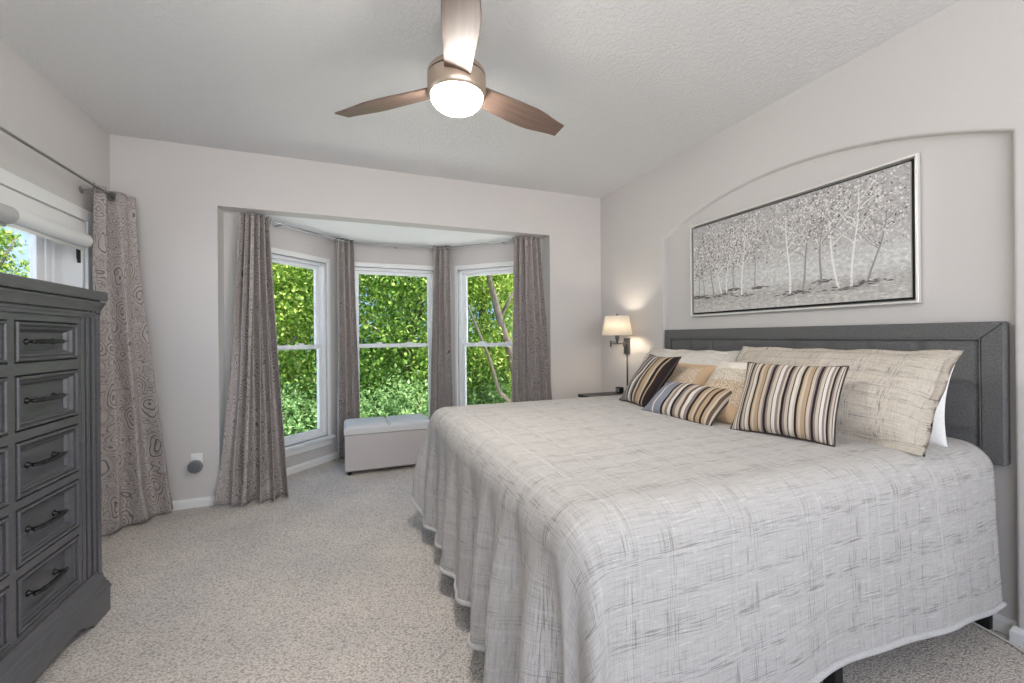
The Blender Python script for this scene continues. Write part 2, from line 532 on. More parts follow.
def sweep(bm, path, prof, out, closed=False, axis_up=Vector((0, 0, 1))):
    """mitred moulding: path of points in a plane whose normal is axis_up; prof = [(out, up)]; out(i) chosen by side sign"""
    pts = [Vector(p) for p in path]
    N = len(pts)
    rings = []
    for i in range(N):
        if closed:
            d0 = (pts[i] - pts[i-1]).normalized(); d1 = (pts[(i+1) % N] - pts[i]).normalized()
        else:
            d0 = (pts[i] - pts[i-1]).normalized() if i > 0 else (pts[1]-pts[0]).normalized()
            d1 = (pts[i+1] - pts[i]).normalized() if i < N-1 else d0
        n0 = d0.cross(axis_up)*out; n1 = d1.cross(axis_up)*out
        mdir = (n0 + n1)
        mdir = mdir/ max(1e-6, mdir.dot(n0)) if mdir.length > 1e-6 else n0
        rings.append([bm.verts.new(pts[i] + mdir*a + axis_up*z) for a, z in prof])
    K = len(prof)
    rng = range(N) if closed else range(N-1)
    for i in rng:
        a, c = rings[i], rings[(i+1) % N]
        for k in range(K-1):
            bm.faces.new((a[k], a[k+1], c[k+1], c[k]))
        bm.faces.new((a[K-1], a[0], c[0], c[K-1]))
    if not closed:
        bm.faces.new(rings[0]); bm.faces.new(rings[-1][::-1])
def prism(bm, poly, d):
    """extrude planar polygon (list of 3d points) by vector d"""
    d = Vector(d)
    a = [bm.verts.new(Vector(p)) for p in poly]
    c = [bm.verts.new(Vector(p) + d) for p in poly]
    bm.faces.new(a); bm.faces.new(c[::-1])
    N = len(poly)
    for i in range(N):
        bm.faces.new((a[i], a[(i+1) % N], c[(i+1) % N], c[i]))
def B(): return bmesh.new()
def lerp(a, b_, t): return a + (b_-a)*t
def sstep(t):
    t = max(0, min(1, t)); return t*t*(3-2*t)

# ------------------------------------------------------------------ room shell
XL, XR, YB, H = -1.564, 2.546, 3.861, 2.745
JL, JR, ZH, YS = -0.917, 1.939, 2.302, 4.033
YK = -1.3          # the room runs on behind the camera to an opening left to let light in
CLX, CRX, CY = -0.08, 1.10, 4.87
bm = B(); box(bm, (XL-0.15, YK-0.1, -0.12), (XR+0.25, YB, 0))
prism(bm, [(JL-0.02, YB, 0), (JR+0.02, YB, 0), (JR+0.02, YS, 0), (CRX+0.02, CY+0.02, 0), (CLX-0.02, CY+0.02, 0), (JL-0.02, YS, 0)], (0, 0, -0.12))
obj('floor', bm, M_CARPET, kind='structure')
bm = B(); box(bm, (XL-0.15, YK-0.1, H), (XR+0.25, YB+0.15, H+0.12))
obj('ceiling', bm, M_CEIL, kind='structure')
bm = B(); prism(bm, [(JL-0.15, YB+0.15, ZH), (JR+0.15, YB+0.15, ZH), (JR+0.15, YS, ZH), (CRX+0.1, CY+0.14, ZH), (CLX-0.1, CY+0.14, ZH), (JL-0.15, YS, ZH)], (0, 0, 0.5))
obj('ceiling_bay', bm, M_BAYCEIL, kind='structure')

# left wall with window opening
LW0, LW1, LZ0, LZ1 = 1.35, 3.535, 0.92, 2.035
bm = B()
box(bm, (XL-0.15, YK, 0), (XL, LW0, H)); box(bm, (XL-0.15, LW1, 0), (XL, YB+0.15, H))
box(bm, (XL-0.15, LW0, 0), (XL, LW1, LZ0)); box(bm, (XL-0.15, LW0, LZ1), (XL, LW1, H))
obj('wall_left', bm, M_WALL, kind='structure')
# back wall with the opening of the bay
bm = B()
box(bm, (XL-0.15, YB, 0), (JL, YB+0.15, H)); box(bm, (JR, YB, 0), (XR+0.2, YB+0.15, H)); box(bm, (JL, YB, ZH), (JR, YB+0.15, H))
bmesh.ops.remove_doubles(bm, verts=bm.verts[:], dist=0.0001)
obj('wall_back', bm, M_WALL, kind='structure')
# right wall with the arched niche
N0, N1, ZS, ZA, XN = 0.859, 2.908, 2.098, 2.318, 2.590
NC, NH = (N0+N1)/2, (N1-N0)/2
RA = (NH*NH + (ZA-ZS)**2)/(2*(ZA-ZS))
arch = []
for i in range(73):
    y = N0 + (N1-N0)*i/72
    arch.append((y, ZA - RA + math.sqrt(RA*RA - (y-NC)**2)))
bm = B()
def quad(a, b_, c, d): bm.faces.new([bm.verts.new(p) for p in (a, b_, c, d)])
RB = 0.014      # bullnose radius of the niche edge
cont = [Vector((N0, 0)), Vector((N0, ZS*0.5))] + [Vector(p) for p in arch] + [Vector((N1, ZS*0.5)), Vector((N1, 0))]
nrm = []
for i, p in enumerate(cont):
    d0 = (p - cont[i-1]).normalized() if i else Vector((0, 1))
    d1 = (cont[i+1] - p).normalized() if i < len(cont)-1 else Vector((0, -1))
    n0, n1 = Vector((-d0.y, d0.x)), Vector((-d1.y, d1.x))
    mm = n0 + n1
    nrm.append(mm/max(0.3, mm.dot(n0)))
rows_n = []
for p, nn in zip(cont, nrm):
    row = []
    for k in range(7):
        a = PI/2*k/6
        q = p + nn*RB*(1-math.sin(a))
        row.append(bm.verts.new((XR + RB*(1-math.cos(a)), q.x, q.y)))
    row.append(bm.verts.new((XN, p.x, p.y)))
    rows_n.append(row)
for a, c in zip(rows_n, rows_n[1:]):
    for k in range(7): bm.faces.new((a[k], a[k+1], c[k+1], c[k]))
quad((XR, YK, 0), (XR, N0-RB, 0), (XR, N0-RB, H), (XR, YK, H)); quad((XR, N1+RB, 0), (XR, YB, 0), (XR, YB, H), (XR, N1+RB, H))
for a, c in zip(rows_n, rows_n[1:]):
    p, q = a[0].co, c[0].co
    if abs(p.y-q.y) > 1e-4: quad(p, q, (XR, q.y, H), (XR, p.y, H))
for (y0, z0), (y1, z1) in zip(arch, arch[1:]): quad((XN, y0, 0), (XN, y1, 0), (XN, y1, z1), (XN, y0, z0))
bmesh.ops.remove_doubles(bm, verts=bm.verts[:], dist=0.0003)
for f in bm.faces:
    f.normal_update()
    c = f.calc_center_median()
    if abs(f.normal.x) > 0.02: bad = f.normal.x > 0
    else: bad = f.normal.dot(Vector((0, NC-c.y, 1.2-c.z))) < 0
    if bad: f.normal_flip()
    f.smooth = XR + 1e-4 < c.x < XN - 1e-4
me = bpy.data.meshes.new('wall_right')
bm.to_mesh(me); bm.free()
wr_ = finish(me, 'wall_right', M_WALL, None, False, 'structure')
bm = B(); box(bm, (XR+0.14, YK, 0), (XR+0.2, YB+0.15, H)); obj('wall_right_outer', bm, M_EXT, kind='structure')
# wall behind the camera: piers and lintel round an opening left to let light in
bm = B(); box(bm, (XL-0.15, YK-0.1, 0), (XL+0.12, YK, H)); box(bm, (XR-0.12, YK-0.1, 0), (XR+0.2, YK, H)); box(bm, (XL+0.12, YK-0.1, 2.62), (XR-0.12, YK, H))
obj('wall_front', bm, M_WALL, kind='structure')

# bay walls
def frame(p0, p1):
    a = Vector((p1[0]-p0[0], p1[1]-p0[1], 0)); L = a.length; a.normalize()
    nrm = Vector((-a.y, a.x, 0))            # outward when the walls run clockwise seen from above is checked by sign
    X = Matrix.Identity(4)
    for i in range(3): X[i][0], X[i][1], X[i][2] = a[i], nrm[i], (0, 0, 1)[i]
    X.translation = Vector((p0[0], p0[1], 0))
    return X, L
WO0, WO1, WZ0, WZ1 = 0.145, 1.038, 0.265, 2.045
def bay_wall(name, p0, p1, win):
    X, L = frame(p0, p1)
    bm = B()
    e = 0.06 if win else 0.0
    if win:
        k = (L - 1.183)/2
        a0, a1 = WO0+k, WO1+k
        box(bm, (-e*0, 0, 0), (a0, 0.13, ZH+0.1), X); box(bm, (a1, 0, 0), (L, 0.13, ZH+0.1), X)
        box(bm, (a0, 0, 0), (a1, 0.13, WZ0), X); box(bm, (a0, 0, WZ1), (a1, 0.13, ZH+0.1), X)
    else:
        box(bm, (0, 0, 0), (L, 0.13, ZH+0.1), X)
    obj(name, bm, M_WALL, kind='structure')
    return X, L
# left to right seen from the room: outward normal = left of direction
P = [(JL, YB+0.15), (JL, YS), (CLX, CY), (CRX, CY), (JR, YS), (JR, YB+0.15)]
bay_wall('wall_bay_stub_left', P[0], P[1], False)
bay_wall('wall_bay_stub_right', P[4], P[5], False)
BAYW = [bay_wall('wall_bay_left', P[1], P[2], True), bay_wall('wall_bay_middle', P[2], P[3], True), bay_wall('wall_bay_right', P[3], P[4], True)]

def hung_window(name, X, L):
    k = (L-1.183)/2
    a0, a1 = WO0+k, WO1+k
    root = bpy.data.objects.new(name, None); COL.objects.link(root); root['kind'] = 'structure'
    root.matrix_world = X
    ORG[root.name] = Vector((0, 0, 0))
    def part(nm, bm, m_, **kw): return obj(nm, bm, m_, root, local=True, **kw)
    # drywall-return casing: slim painted casing round the opening
    bm = B()
    for q in ((a0-0.035, -0.012, WZ0, a0, 0.03, WZ1+0.05), (a1, -0.012, WZ0, a1+0.035, 0.03, WZ1+0.05), (a0, -0.012, WZ1, a1, 0.03, WZ1+0.05)):
        box(bm, q[:3], q[3:])
    bev(part('window_casing', bm, M_TRIM), 0.004)
    bm = B(); box(bm, (a0-0.06, -0.045, WZ0-0.032), (a1+0.06, 0.05, WZ0)); box(bm, (a0-0.045, -0.018, WZ0-0.095), (a1+0.045, 0, WZ0-0.032))
    bev(part('window_sill', bm, M_TRIM), 0.006, 3)
    bm = B()
    f = 0.03
    for q in ((a0, 0.02, WZ0, a0+f, 0.12, WZ1), (a1-f, 0.02, WZ0, a1, 0.12, WZ1), (a0, 0.02, WZ1-f, a1, 0.12, WZ1), (a0, 0.02, WZ0, a1, 0.12, WZ0+f)):
        box(bm, q[:3], q[3:])
    bev(part('window_frame', bm, M_VINYL), 0.003)
    s = 0.04
    zm = 1.185
    for nm, z0, z1, y0 in (('upper_sash', zm-0.022, WZ1-f, 0.075), ('lower_sash', WZ0+f, zm+0.022, 0.035)):
        bm = B()
        x0, x1, y1 = a0+f, a1-f, y0+0.035
        bt = 0.052 if nm == 'lower_sash' else 0.036
        for q in ((x0, y0, z0, x0+s, y1, z1), (x1-s, y0, z0, x1, y1, z1), (x0+s, y0, z1-0.036, x1-s, y1, z1), (x0+s, y0, z0, x1-s, y1, z0+bt)):
            box(bm, q[:3], q[3:])
        so = bev(part(nm, bm, M_VINYL), 0.004)
        bm = B(); box(bm, (x0+s-0.005, y0+0.015, z0+bt-0.005), (x1-s+0.005, y0+0.019, z1-0.031))
        obj('glass_pane', bm, M_GLASS, so, local=True)
        if nm == 'lower_sash':
            for fx in (0.3, 0.7):
                bm = B(); xx = lerp(x0, x1, fx); box(bm, (xx-0.03, y0-0.002, z1-0.004), (xx+0.03, y0+0.028, z1+0.016))
                bev(obj('sash_lock', bm, M_VINYL, so, local=True), 0.004)
    return root
for i, (X, L) in enumerate(BAYW): hung_window('window_%d' % (i+2), X, L)

# left-wall window (set deep, white stepped casement frame)
root = bpy.data.objects.new('window_1', None); COL.objects.link(root); root['kind'] = 'structure'; ORG['window_1'] = Vector((0, 0, 0))
bm = B()
for q in ((XL, LW0-0.09, LZ0-0.02, XL+0.018, LW0, LZ1+0.075), (XL, LW1, LZ0-0.02, XL+0.018, LW1+0.09, LZ1+0.075), (XL, LW0, LZ1, XL+0.018, LW1, LZ1+0.075)):
    box(bm, q[:3], q[3:])
bev(obj('window_casing', bm, M_TRIM, root), 0.004)
bm = B(); box(bm, (XL-0.02, LW0+0.001, LZ1-0.155), (XL+0.012, LW1-0.001, LZ1-0.008)); bev(obj('valance_board', bm, M_TRIM, root), 0.003)
bm = B(); box(bm, (XL-0.1, LW0-0.11, LZ0-0.035), (XL+0.05, LW1+0.11, LZ0)); bev(obj('window_sill', bm, M_TRIM, root), 0.006)
bm = B()
box(bm, (XL-0.15, LW1-0.022, LZ0), (XL-0.001, LW1, LZ1)); box(bm, (XL-0.15, LW0, LZ0), (XL-0.001, LW0+0.022, LZ1)); box(bm, (XL-0.15, LW0, LZ1-0.02), (XL-0.001, LW1, LZ1))
bev(obj('window_jamb', bm, M_TRIM, root), 0.003)
bm = B()
xf = XL-0.098
for y0, y1, x in ((LW1-0.10, LW1-0.022, xf), (LW1-0.135, LW1-0.10, xf-0.012), (LW1-0.165, LW1-0.135, xf-0.004)):
    box(bm, (x-0.03, y0, LZ0), (x, y1, LZ1-0.02))
for y0, y1, x in ((LW0+0.022, LW0+0.10, xf), (LW0+0.10, LW0+0.165, xf-0.01)):
    box(bm, (x-0.03, y0, LZ0), (x, y1, LZ1-0.02))
box(bm, (xf-0.03, LW0+0.1, LZ1-0.10), (xf, LW1-0.1, LZ1-0.02)); box(bm, (xf-0.03, LW0+0.1, LZ0), (xf, LW1-0.1, LZ0+0.08))
bev(obj('window_frame', bm, M_VINYL, root), 0.004)
bm = B()
yc = (LW0+LW1)/2
for y0, y1 in ((LW1-0.235, LW1-0.165), (yc-0.03, yc+0.03), (LW0+0.165, LW0+0.235)):
    box(bm, (xf-0.045, y0, LZ0+0.08), (xf-0.012, y1, LZ1-0.10))
box(bm, (xf-0.045, LW0+0.2, LZ1-0.15), (xf-0.012, LW1-0.2, LZ1-0.10)); box(bm, (xf-0.045, LW0+0.2, LZ0+0.08), (xf-0.012, LW1-0.2, LZ0+0.13))
sash = bev(obj('window_sash', bm, M_VINYL, root), 0.004)
for y0, y1 in ((LW0+0.235, yc-0.03), (yc+0.03, LW1-0.235)):
    bm = B(); box(bm, (xf-0.030, y0-0.004, LZ0+0.126), (xf-0.026, y1+0.004, LZ1-0.146)); obj('glass_pane', bm, M_GLASS, sash)
bm = B(); box(bm, (XL-0.022, LW1-0.034, 1.765), (XL-0.008, LW1-0.021, 1.865)); tube(bm, [(XL-0.015, LW1-0.034, 1.78), (XL-0.015, LW1-0.044, 1.79), (XL-0.015, LW1-0.045, 1.85)], 0.005)
bev(obj('window_latch', bm, M_BLACK, root), 0.003)

# baseboards
BP = [(0, 0), (0.014, 0), (0.014, 0.046), (0.010, 0.056), (0.006, 0.062), (0.005, 0.068), (0, 0.068)]
def baseboard(name, path, out):
    bm = B(); sweep(bm, [(x, y, 0) for x, y in path], BP, out); obj(name, bm, M_TRIM, kind='structure')
baseboard('baseboard_left', [(XL, YK), (XL, YB)], 1)
baseboard('baseboard_back_left', [(XL, YB), (JL, YB), (JL, YS), (CLX, CY), (CRX, CY), (JR, YS), (JR, YB), (XR, YB)], 1)
baseboard('baseboard_right', [(XR, YB), (XR, N1), (XN, N1), (XN, N0), (XR, N0), (XR, YK)], 1)

# ------------------------------------------------------------------ ground and trees outside
bm = B(); box(bm, (-60, 8.2, -0.95), (60, 80, -0.80)); obj('ground_lawn', bm, M_GRASS, kind='structure')
bm = B(); box(bm, (-30, -40, -0.95), (30, 8.2, -0.80)); obj('ground_bounce', bm, mat('pale_bounce_ground', (0.84, 0.82, 0.80), 0.9), kind='structure')  # unseen pale ground, added to bounce neutral light up into the bay
bm = B(); box(bm, (XL-0.6, -3.2, H+0.13), (XR+0.6, YB+0.4, H+0.2)); obj('roof_sun_overhang', bm, M_EXT, kind='structure')  # roof slab, rear overhang added to keep sun out of the open end
bm = B(); box(bm, (-5, -9, -0.25), (6, YK-0.1, -0.02)); obj('ground_bounce_rear', bm, mat('pale_bounce_slab', (0.55, 0.53, 0.51), 0.9), kind='structure')  # unseen pale slab, added to bounce neutral light in from the rear
def crown(bm, c, rad, nleaf, size, rnd, clumps=40):
    c = Vector(c)
    cl = []
    for _ in range(clumps):
        d = Vector((rnd.gauss(0, 1), rnd.gauss(0, 1), rnd.gauss(0, 1))).normalized()*(rnd.random()**0.4)
        cl.append(c + Vector((d.x*rad[0], d.y*rad[1], d.z*rad[2])))
    sr = min(rad)*0.34
    for i in range(nleaf):
        q = cl[i % clumps] + Vector((rnd.gauss(0, sr), rnd.gauss(0, sr), rnd.gauss(0, sr*0.8)))
        s = size*rnd.uniform(0.6, 1.25)
        R = Matrix.Rotation(rnd.uniform(0, 2*PI), 3, 'Z') @ Matrix.Rotation(rnd.gauss(0.5, 0.6), 3, 'X')
        pts = [(-0.0, -0.5, 0), (0.30, -0.08, 0.06), (0.0, 0.55, 0), (-0.30, -0.08, 0.06)]
        bm.faces.new([bm.verts.new(q + R @ (Vector(p)*s)) for p in pts])
def tree(label, base, trunk, limbs, crowns, leafm, nleaf, size, seed, tr=0.12, group='trees outside the windows'):
    rnd = random.Random(seed)
    t = thing('tree', label, 'tree', base, group)
    bm = B()
    k = len(trunk)
    tube(bm, trunk, [tr*(1-0.6*i/(k-1)) for i in range(k)], 10)
    obj('trunk', bm, M_BARK, t, smooth=True)
    for lm in limbs:
        bm = B(); kk = len(lm)
        tube(bm, lm, [tr*0.42*(1-0.75*i/(kk-1)) for i in range(kk)], 7)
        obj('branch', bm, M_BARK, t, smooth=True)
    bm = B()
    for c, rad, fr in crowns: crown(bm, c, rad, int(nleaf*fr), size, rnd, 46)
    me = bpy.data.meshes.new('foliage'); bm.to_mesh(me); bm.free()
    finish(me, 'foliage', leafm, t, False)
    return t
tree('tree whose leaning trunk crosses the right-hand bay window', (3.35, 7.6, -0.8),
     [(3.35, 7.6, -0.8), (3.15, 7.55, 0.1), (2.98, 7.5, 0.7), (2.86, 7.5, 1.15), (2.70, 7.5, 1.60), (2.52, 7.5, 2.3), (2.42, 7.55, 3.0), (2.38, 7.6, 4.2)],
     [[(3.05, 7.5, -0.1), (2.66, 7.45, 0.25), (2.45, 7.4, 0.9), (2.22, 7.4, 1.45), (2.02, 7.45, 1.95), (1.9, 7.5, 2.8)], [(2.7, 7.5, 1.6), (3.0, 7.6, 2.1), (3.4, 7.8, 2.5)]],
     [((2.6, 8.6, 2.6), (1.7, 0.9, 1.6), 1.0), ((3.4, 8.6, 0.8), (1.4, 0.9, 1.0), 0.5)], M_LEAF_B, 11000, 0.095, 1, 0.10)
tree('mid-green tree filling the middle bay window', (0.9, 8.4, -0.8),
     [(0.9, 8.4, -0.8), (0.95, 8.4, 0.1), (1.15, 8.4, 1.2), (1.5, 8.5, 2.4), (1.6, 8.6, 4)],
     [[(1.1, 8.4, 0.8), (0.7, 8.0, 1.3), (0.3, 7.7, 1.55)], [(1.3, 8.4, 1.7), (1.7, 7.9, 2.0), (2.1, 7.6, 1.9)], [(1.0, 8.4, 0.2), (1.5, 7.9, 0.6), (1.9, 7.6, 0.75)]],
     [((0.7, 8.3, 2.2), (1.5, 0.9, 1.3), 1.0), ((1.1, 8.6, 0.6), (1.6, 0.8, 1.0), 0.8)], M_LEAF_A, 12500, 0.09, 2)
tree('yellow-green tree seen through the left-hand bay window', (-1.6, 8.8, -0.8),
     [(-1.6, 8.8, -0.8), (-1.55, 8.8, 0), (-1.4, 8.8, 1.8), (-1.2, 8.8, 3.6)],
     [[(-1.5, 8.8, 0.6), (-1.1, 8.5, 1.1), (-0.8, 8.3, 1.3)], [(-1.45, 8.8, 1.2), (-1.8, 8.5, 1.8), (-2.1, 8.4, 2.1)]],
     [((-1.2, 8.8, 2.3), (1.3, 0.9, 1.4), 1.0), ((-1.0, 8.9, 0.5), (1.4, 0.8, 0.9), 0.7)], M_LEAF_B, 12500, 0.09, 3)
tree('tall dense tree behind, right of the middle bay window', (4.2, 13.5, -0.8),
     [(4.2, 13.5, -0.8), (4.2, 13.5, 1), (4.4, 13.5, 4), (4.3, 13.5, 6)], [[(4.3, 13.5, 2), (3.2, 13.2, 3.2)], [(4.3, 13.5, 2.5), (5.4, 13.2, 3.6)]],
     [((4.2, 13.5, 2.2), (3.0, 1.2, 3.2), 1.0)], M_LEAF_A, 15000, 0.16, 4, 0.2)
tree('tall dense tree behind the middle bay window', (0.2, 14, -0.8),
     [(0.2, 14, -0.8), (0.2, 14, 1), (0.0, 14, 4), (0.1, 14, 6)], [[(0.1, 14, 2), (-1, 13.6, 3.0)], [(0.1, 14, 1.5), (1.2, 13.6, 2.6)]],
     [((0.2, 14, 2.2), (3.0, 1.2, 3.2), 1.0)], M_LEAF_A, 15000, 0.16, 5, 0.2)
tree('tall tree far behind the left-hand bay window', (-3.4, 15, -0.8),
     [(-3.4, 15, -0.8), (-3.4, 15, 1), (-3.2, 15, 4), (-3.3, 15, 6)], [[(-3.3, 15, 2), (-4.3, 14.6, 3.0)]],
     [((-2.9, 15, 2.0), (2.4, 1.2, 3.4), 1.0)], M_LEAF_C, 13000, 0.16, 6, 0.2)
tree('tree against blue sky outside the window above the dresser', (-7.3, 12, -0.8),
     [(-7.3, 12, -0.8), (-7.3, 12, 0.5), (-7.1, 12, 2.4), (-7.0, 12, 3.8)], [[(-7.2, 12, 1.8), (-6.5, 11.8, 2.9), (-6.3, 11.8, 3.4)], [(-7.1, 12, 2.4), (-7.9, 11.8, 3.4)]],
     [((-7.0, 12, 2.2), (0.95, 0.6, 0.85), 1.0), ((-6.75, 12, 3.35), (0.35, 0.4, 0.3), 0.10)], M_LEAF_B, 7000, 0.10, 7, 0.10)
def shrub(label, base, crowns, leafm, nleaf, size, seed):
    rnd = random.Random(seed)
    t = thing('shrub', label, 'shrub', base, 'shrubs outside the bay')
    bm = B()
    for k in range(5):
        a = k*1.26
        tube(bm, [(base[0]+0.05*math.cos(a), base[1]+0.05*math.sin(a), base[2]), (base[0]+0.2*math.cos(a), base[1]+0.2*math.sin(a), base[2]+0.5), (base[0]+0.4*math.cos(a), base[1]+0.3*math.sin(a), base[2]+0.95)], [0.035, 0.025, 0.01], 6)
    obj('stem', bm, M_BARK, t, smooth=True)
    bm = B()
    for c, rad, fr in crowns: crown(bm, c, rad, int(nleaf*fr), size, rnd, 40)
    me = bpy.data.meshes.new('foliage'); bm.to_mesh(me); bm.free()
    finish(me, 'foliage', leafm, t, False)
shrub('blue-green tall shrub low in the left-hand bay window', (-1.0, 7.6, -0.8), [((-0.95, 7.6, -0.25), (0.9, 0.6, 0.62), 1.0)], M_LEAF_C, 9000, 0.08, 11)
shrub('blue-green tall shrub low in the middle bay window', (0.75, 7.4, -0.8), [((0.8, 7.4, -0.2), (0.95, 0.6, 0.7), 1.0)], M_LEAF_C, 9000, 0.08, 12)
shrub('dark green tall shrub low in the right-hand bay window', (2.9, 8.6, -0.8), [((2.9, 8.7, 0.0), (1.5, 0.6, 0.9), 1.0)], M_LEAF_C, 10000, 0.085, 13)

# ------------------------------------------------------------------ bed
BX0, BX1, BY0, BY1, BZ = 0.53, 2.50, 0.955, 2.835, 0.785
bed = thing('bed', 'king bed with charcoal upholstered headboard standing in the arched niche', 'bed', (1.5, 1.895, 0))
bm = B(); box(bm, (BX0+0.01, BY0+0.01, 0.34), (BX1, BY1-0.01, BZ-0.03)); o = obj('mattress', bm, M_MATTRESS, bed); bev(o, 0.07, 5)
for y in (BY0+0.02, BY1-0.06):
    bm = B(); box(bm, (BX0+0.03, y, 0.15), (BX1+0.03, y+0.04, 0.335)); bev(obj('side_rail', bm, M_HEADB, bed), 0.010, 3)
bm = B(); box(bm, (BX0+0.03, BY0+0.06, 0.15), (BX0+0.07, BY1-0.06, 0.335)); bev(obj('foot_rail', bm, M_HEADB, bed), 0.010, 3)
bm = B()
for k in range(9):
    x = lerp(BX0+0.2, BX1-0.15, k/8); box(bm, (x-0.035, BY0+0.06, 0.312), (x+0.035, BY1-0.06, 0.338))
obj('slat_deck', bm, M_DARKWOOD, bed)
LEGS = [(1.62, BY0+0.03), (1.62, BY1-0.07), (BX0+0.06, BY0+0.04), (BX0+0.06, BY1-0.08), (1.62, 1.87), (BX0+0.9, 1.87)]
for x, y in LEGS:
    z1 = 0.152 if y not in (1.87,) else 0.314
    bm = B(); box(bm, (x-0.022, y-0.012, 0), (x+0.022, y+0.032, z1)); bev(obj('leg', bm, M_BLACKWOODLEG, bed), 0.004)
# headboard panel: padded border round an inset of square tufts
HX0, HX1, HY0, HY1, HZ0, HZ1 = 2.53, 2.586, 0.880, 2.882, 0.715, 1.318
bm = B(); box(bm, (HX0+0.012, HY0, HZ0), (HX1, HY1, HZ1)); hb = obj('headboard', bm, M_HEADB, bed); bev(hb, 0.012, 3)
bw = 0.072
iy0, iy1, iz1 = HY0+bw, HY1-bw, HZ1-bw
bm = B()
def pad(y0, y1, z0, z1, th, edge, poly=None):
    """cushioned front pad, quilted edges"""
    ny, nz = max(4, int((y1-y0)/0.02)), max(4, int((z1-z0)/0.02))
    g = []
    for j in range(nz+1):
        row = []
        for i in range(ny+1):
            y = lerp(y0, y1, i/ny); z = lerp(z0, z1, j/nz)
            d = min(y-y0, y1-y, z-z0, z1-z)
            h = th*(1-(1-min(1, d/edge))**2)**0.5
            row.append(bm.verts.new((HX0+0.014-h, y, z)))
        g.append(row)
    for j in range(nz):
        for i in range(ny):
            bm.faces.new((g[j][i], g[j][i+1], g[j+1][i+1], g[j+1][i]))
pad(iy0+0.004, iy1-0.004, HZ0, iz1-0.004, 0.006, 0.014)
nsq = 9
bm.free(); bm = B()
for k in range(nsq):
    y0, y1 = lerp(iy0+0.004, iy1-0.004, k/nsq), lerp(iy0+0.004, iy1-0.004, (k+1)/nsq)
    zz = [HZ0+0.002, 0.83, 1.04, iz1-0.004]
    for a, c in zip(zz, zz[1:]): pad(y0, y1, a, c, 0.010, 0.022)
bmesh.ops.remove_doubles(bm, verts=bm.verts[:], dist=0.0002)
obj('tufted_panel', bm, M_HEADB, bed, smooth=True)
def border(poly):
    bm = B()
    prism(bm, [(HX0+0.014, y, z) for y, z in poly], (-0.014, 0, 0))
    bev(obj('border_panel', bm, M_HEADB, bed), 0.009, 4)
border([(HY0, HZ1), (HY1, HZ1), (iy1, iz1), (iy0, iz1)])
border([(HY0, HZ0), (HY0, HZ1), (iy0, iz1), (iy0, HZ0)])
border([(HY1, HZ1), (HY1, HZ0), (iy1, HZ0), (iy1, iz1)])
bm = B(); tube(bm, [(HX0+0.002, iy0+0.002, HZ0), (HX0+0.002, iy0+0.002, iz1-0.002), (HX0+0.002, iy1-0.002, iz1-0.002), (HX0+0.002, iy1-0.002, HZ0)], 0.004, 8)
obj('piping', bm, M_HEADB, bed, smooth=True)
for y in (0.935, HY1-0.16):
    bm = B(); box(bm, (2.546, y, 0), (2.576, y+0.095, HZ0+0.02)); bev(obj('headboard_leg', bm, M_BLACKWOODLEG, bed), 0.004)

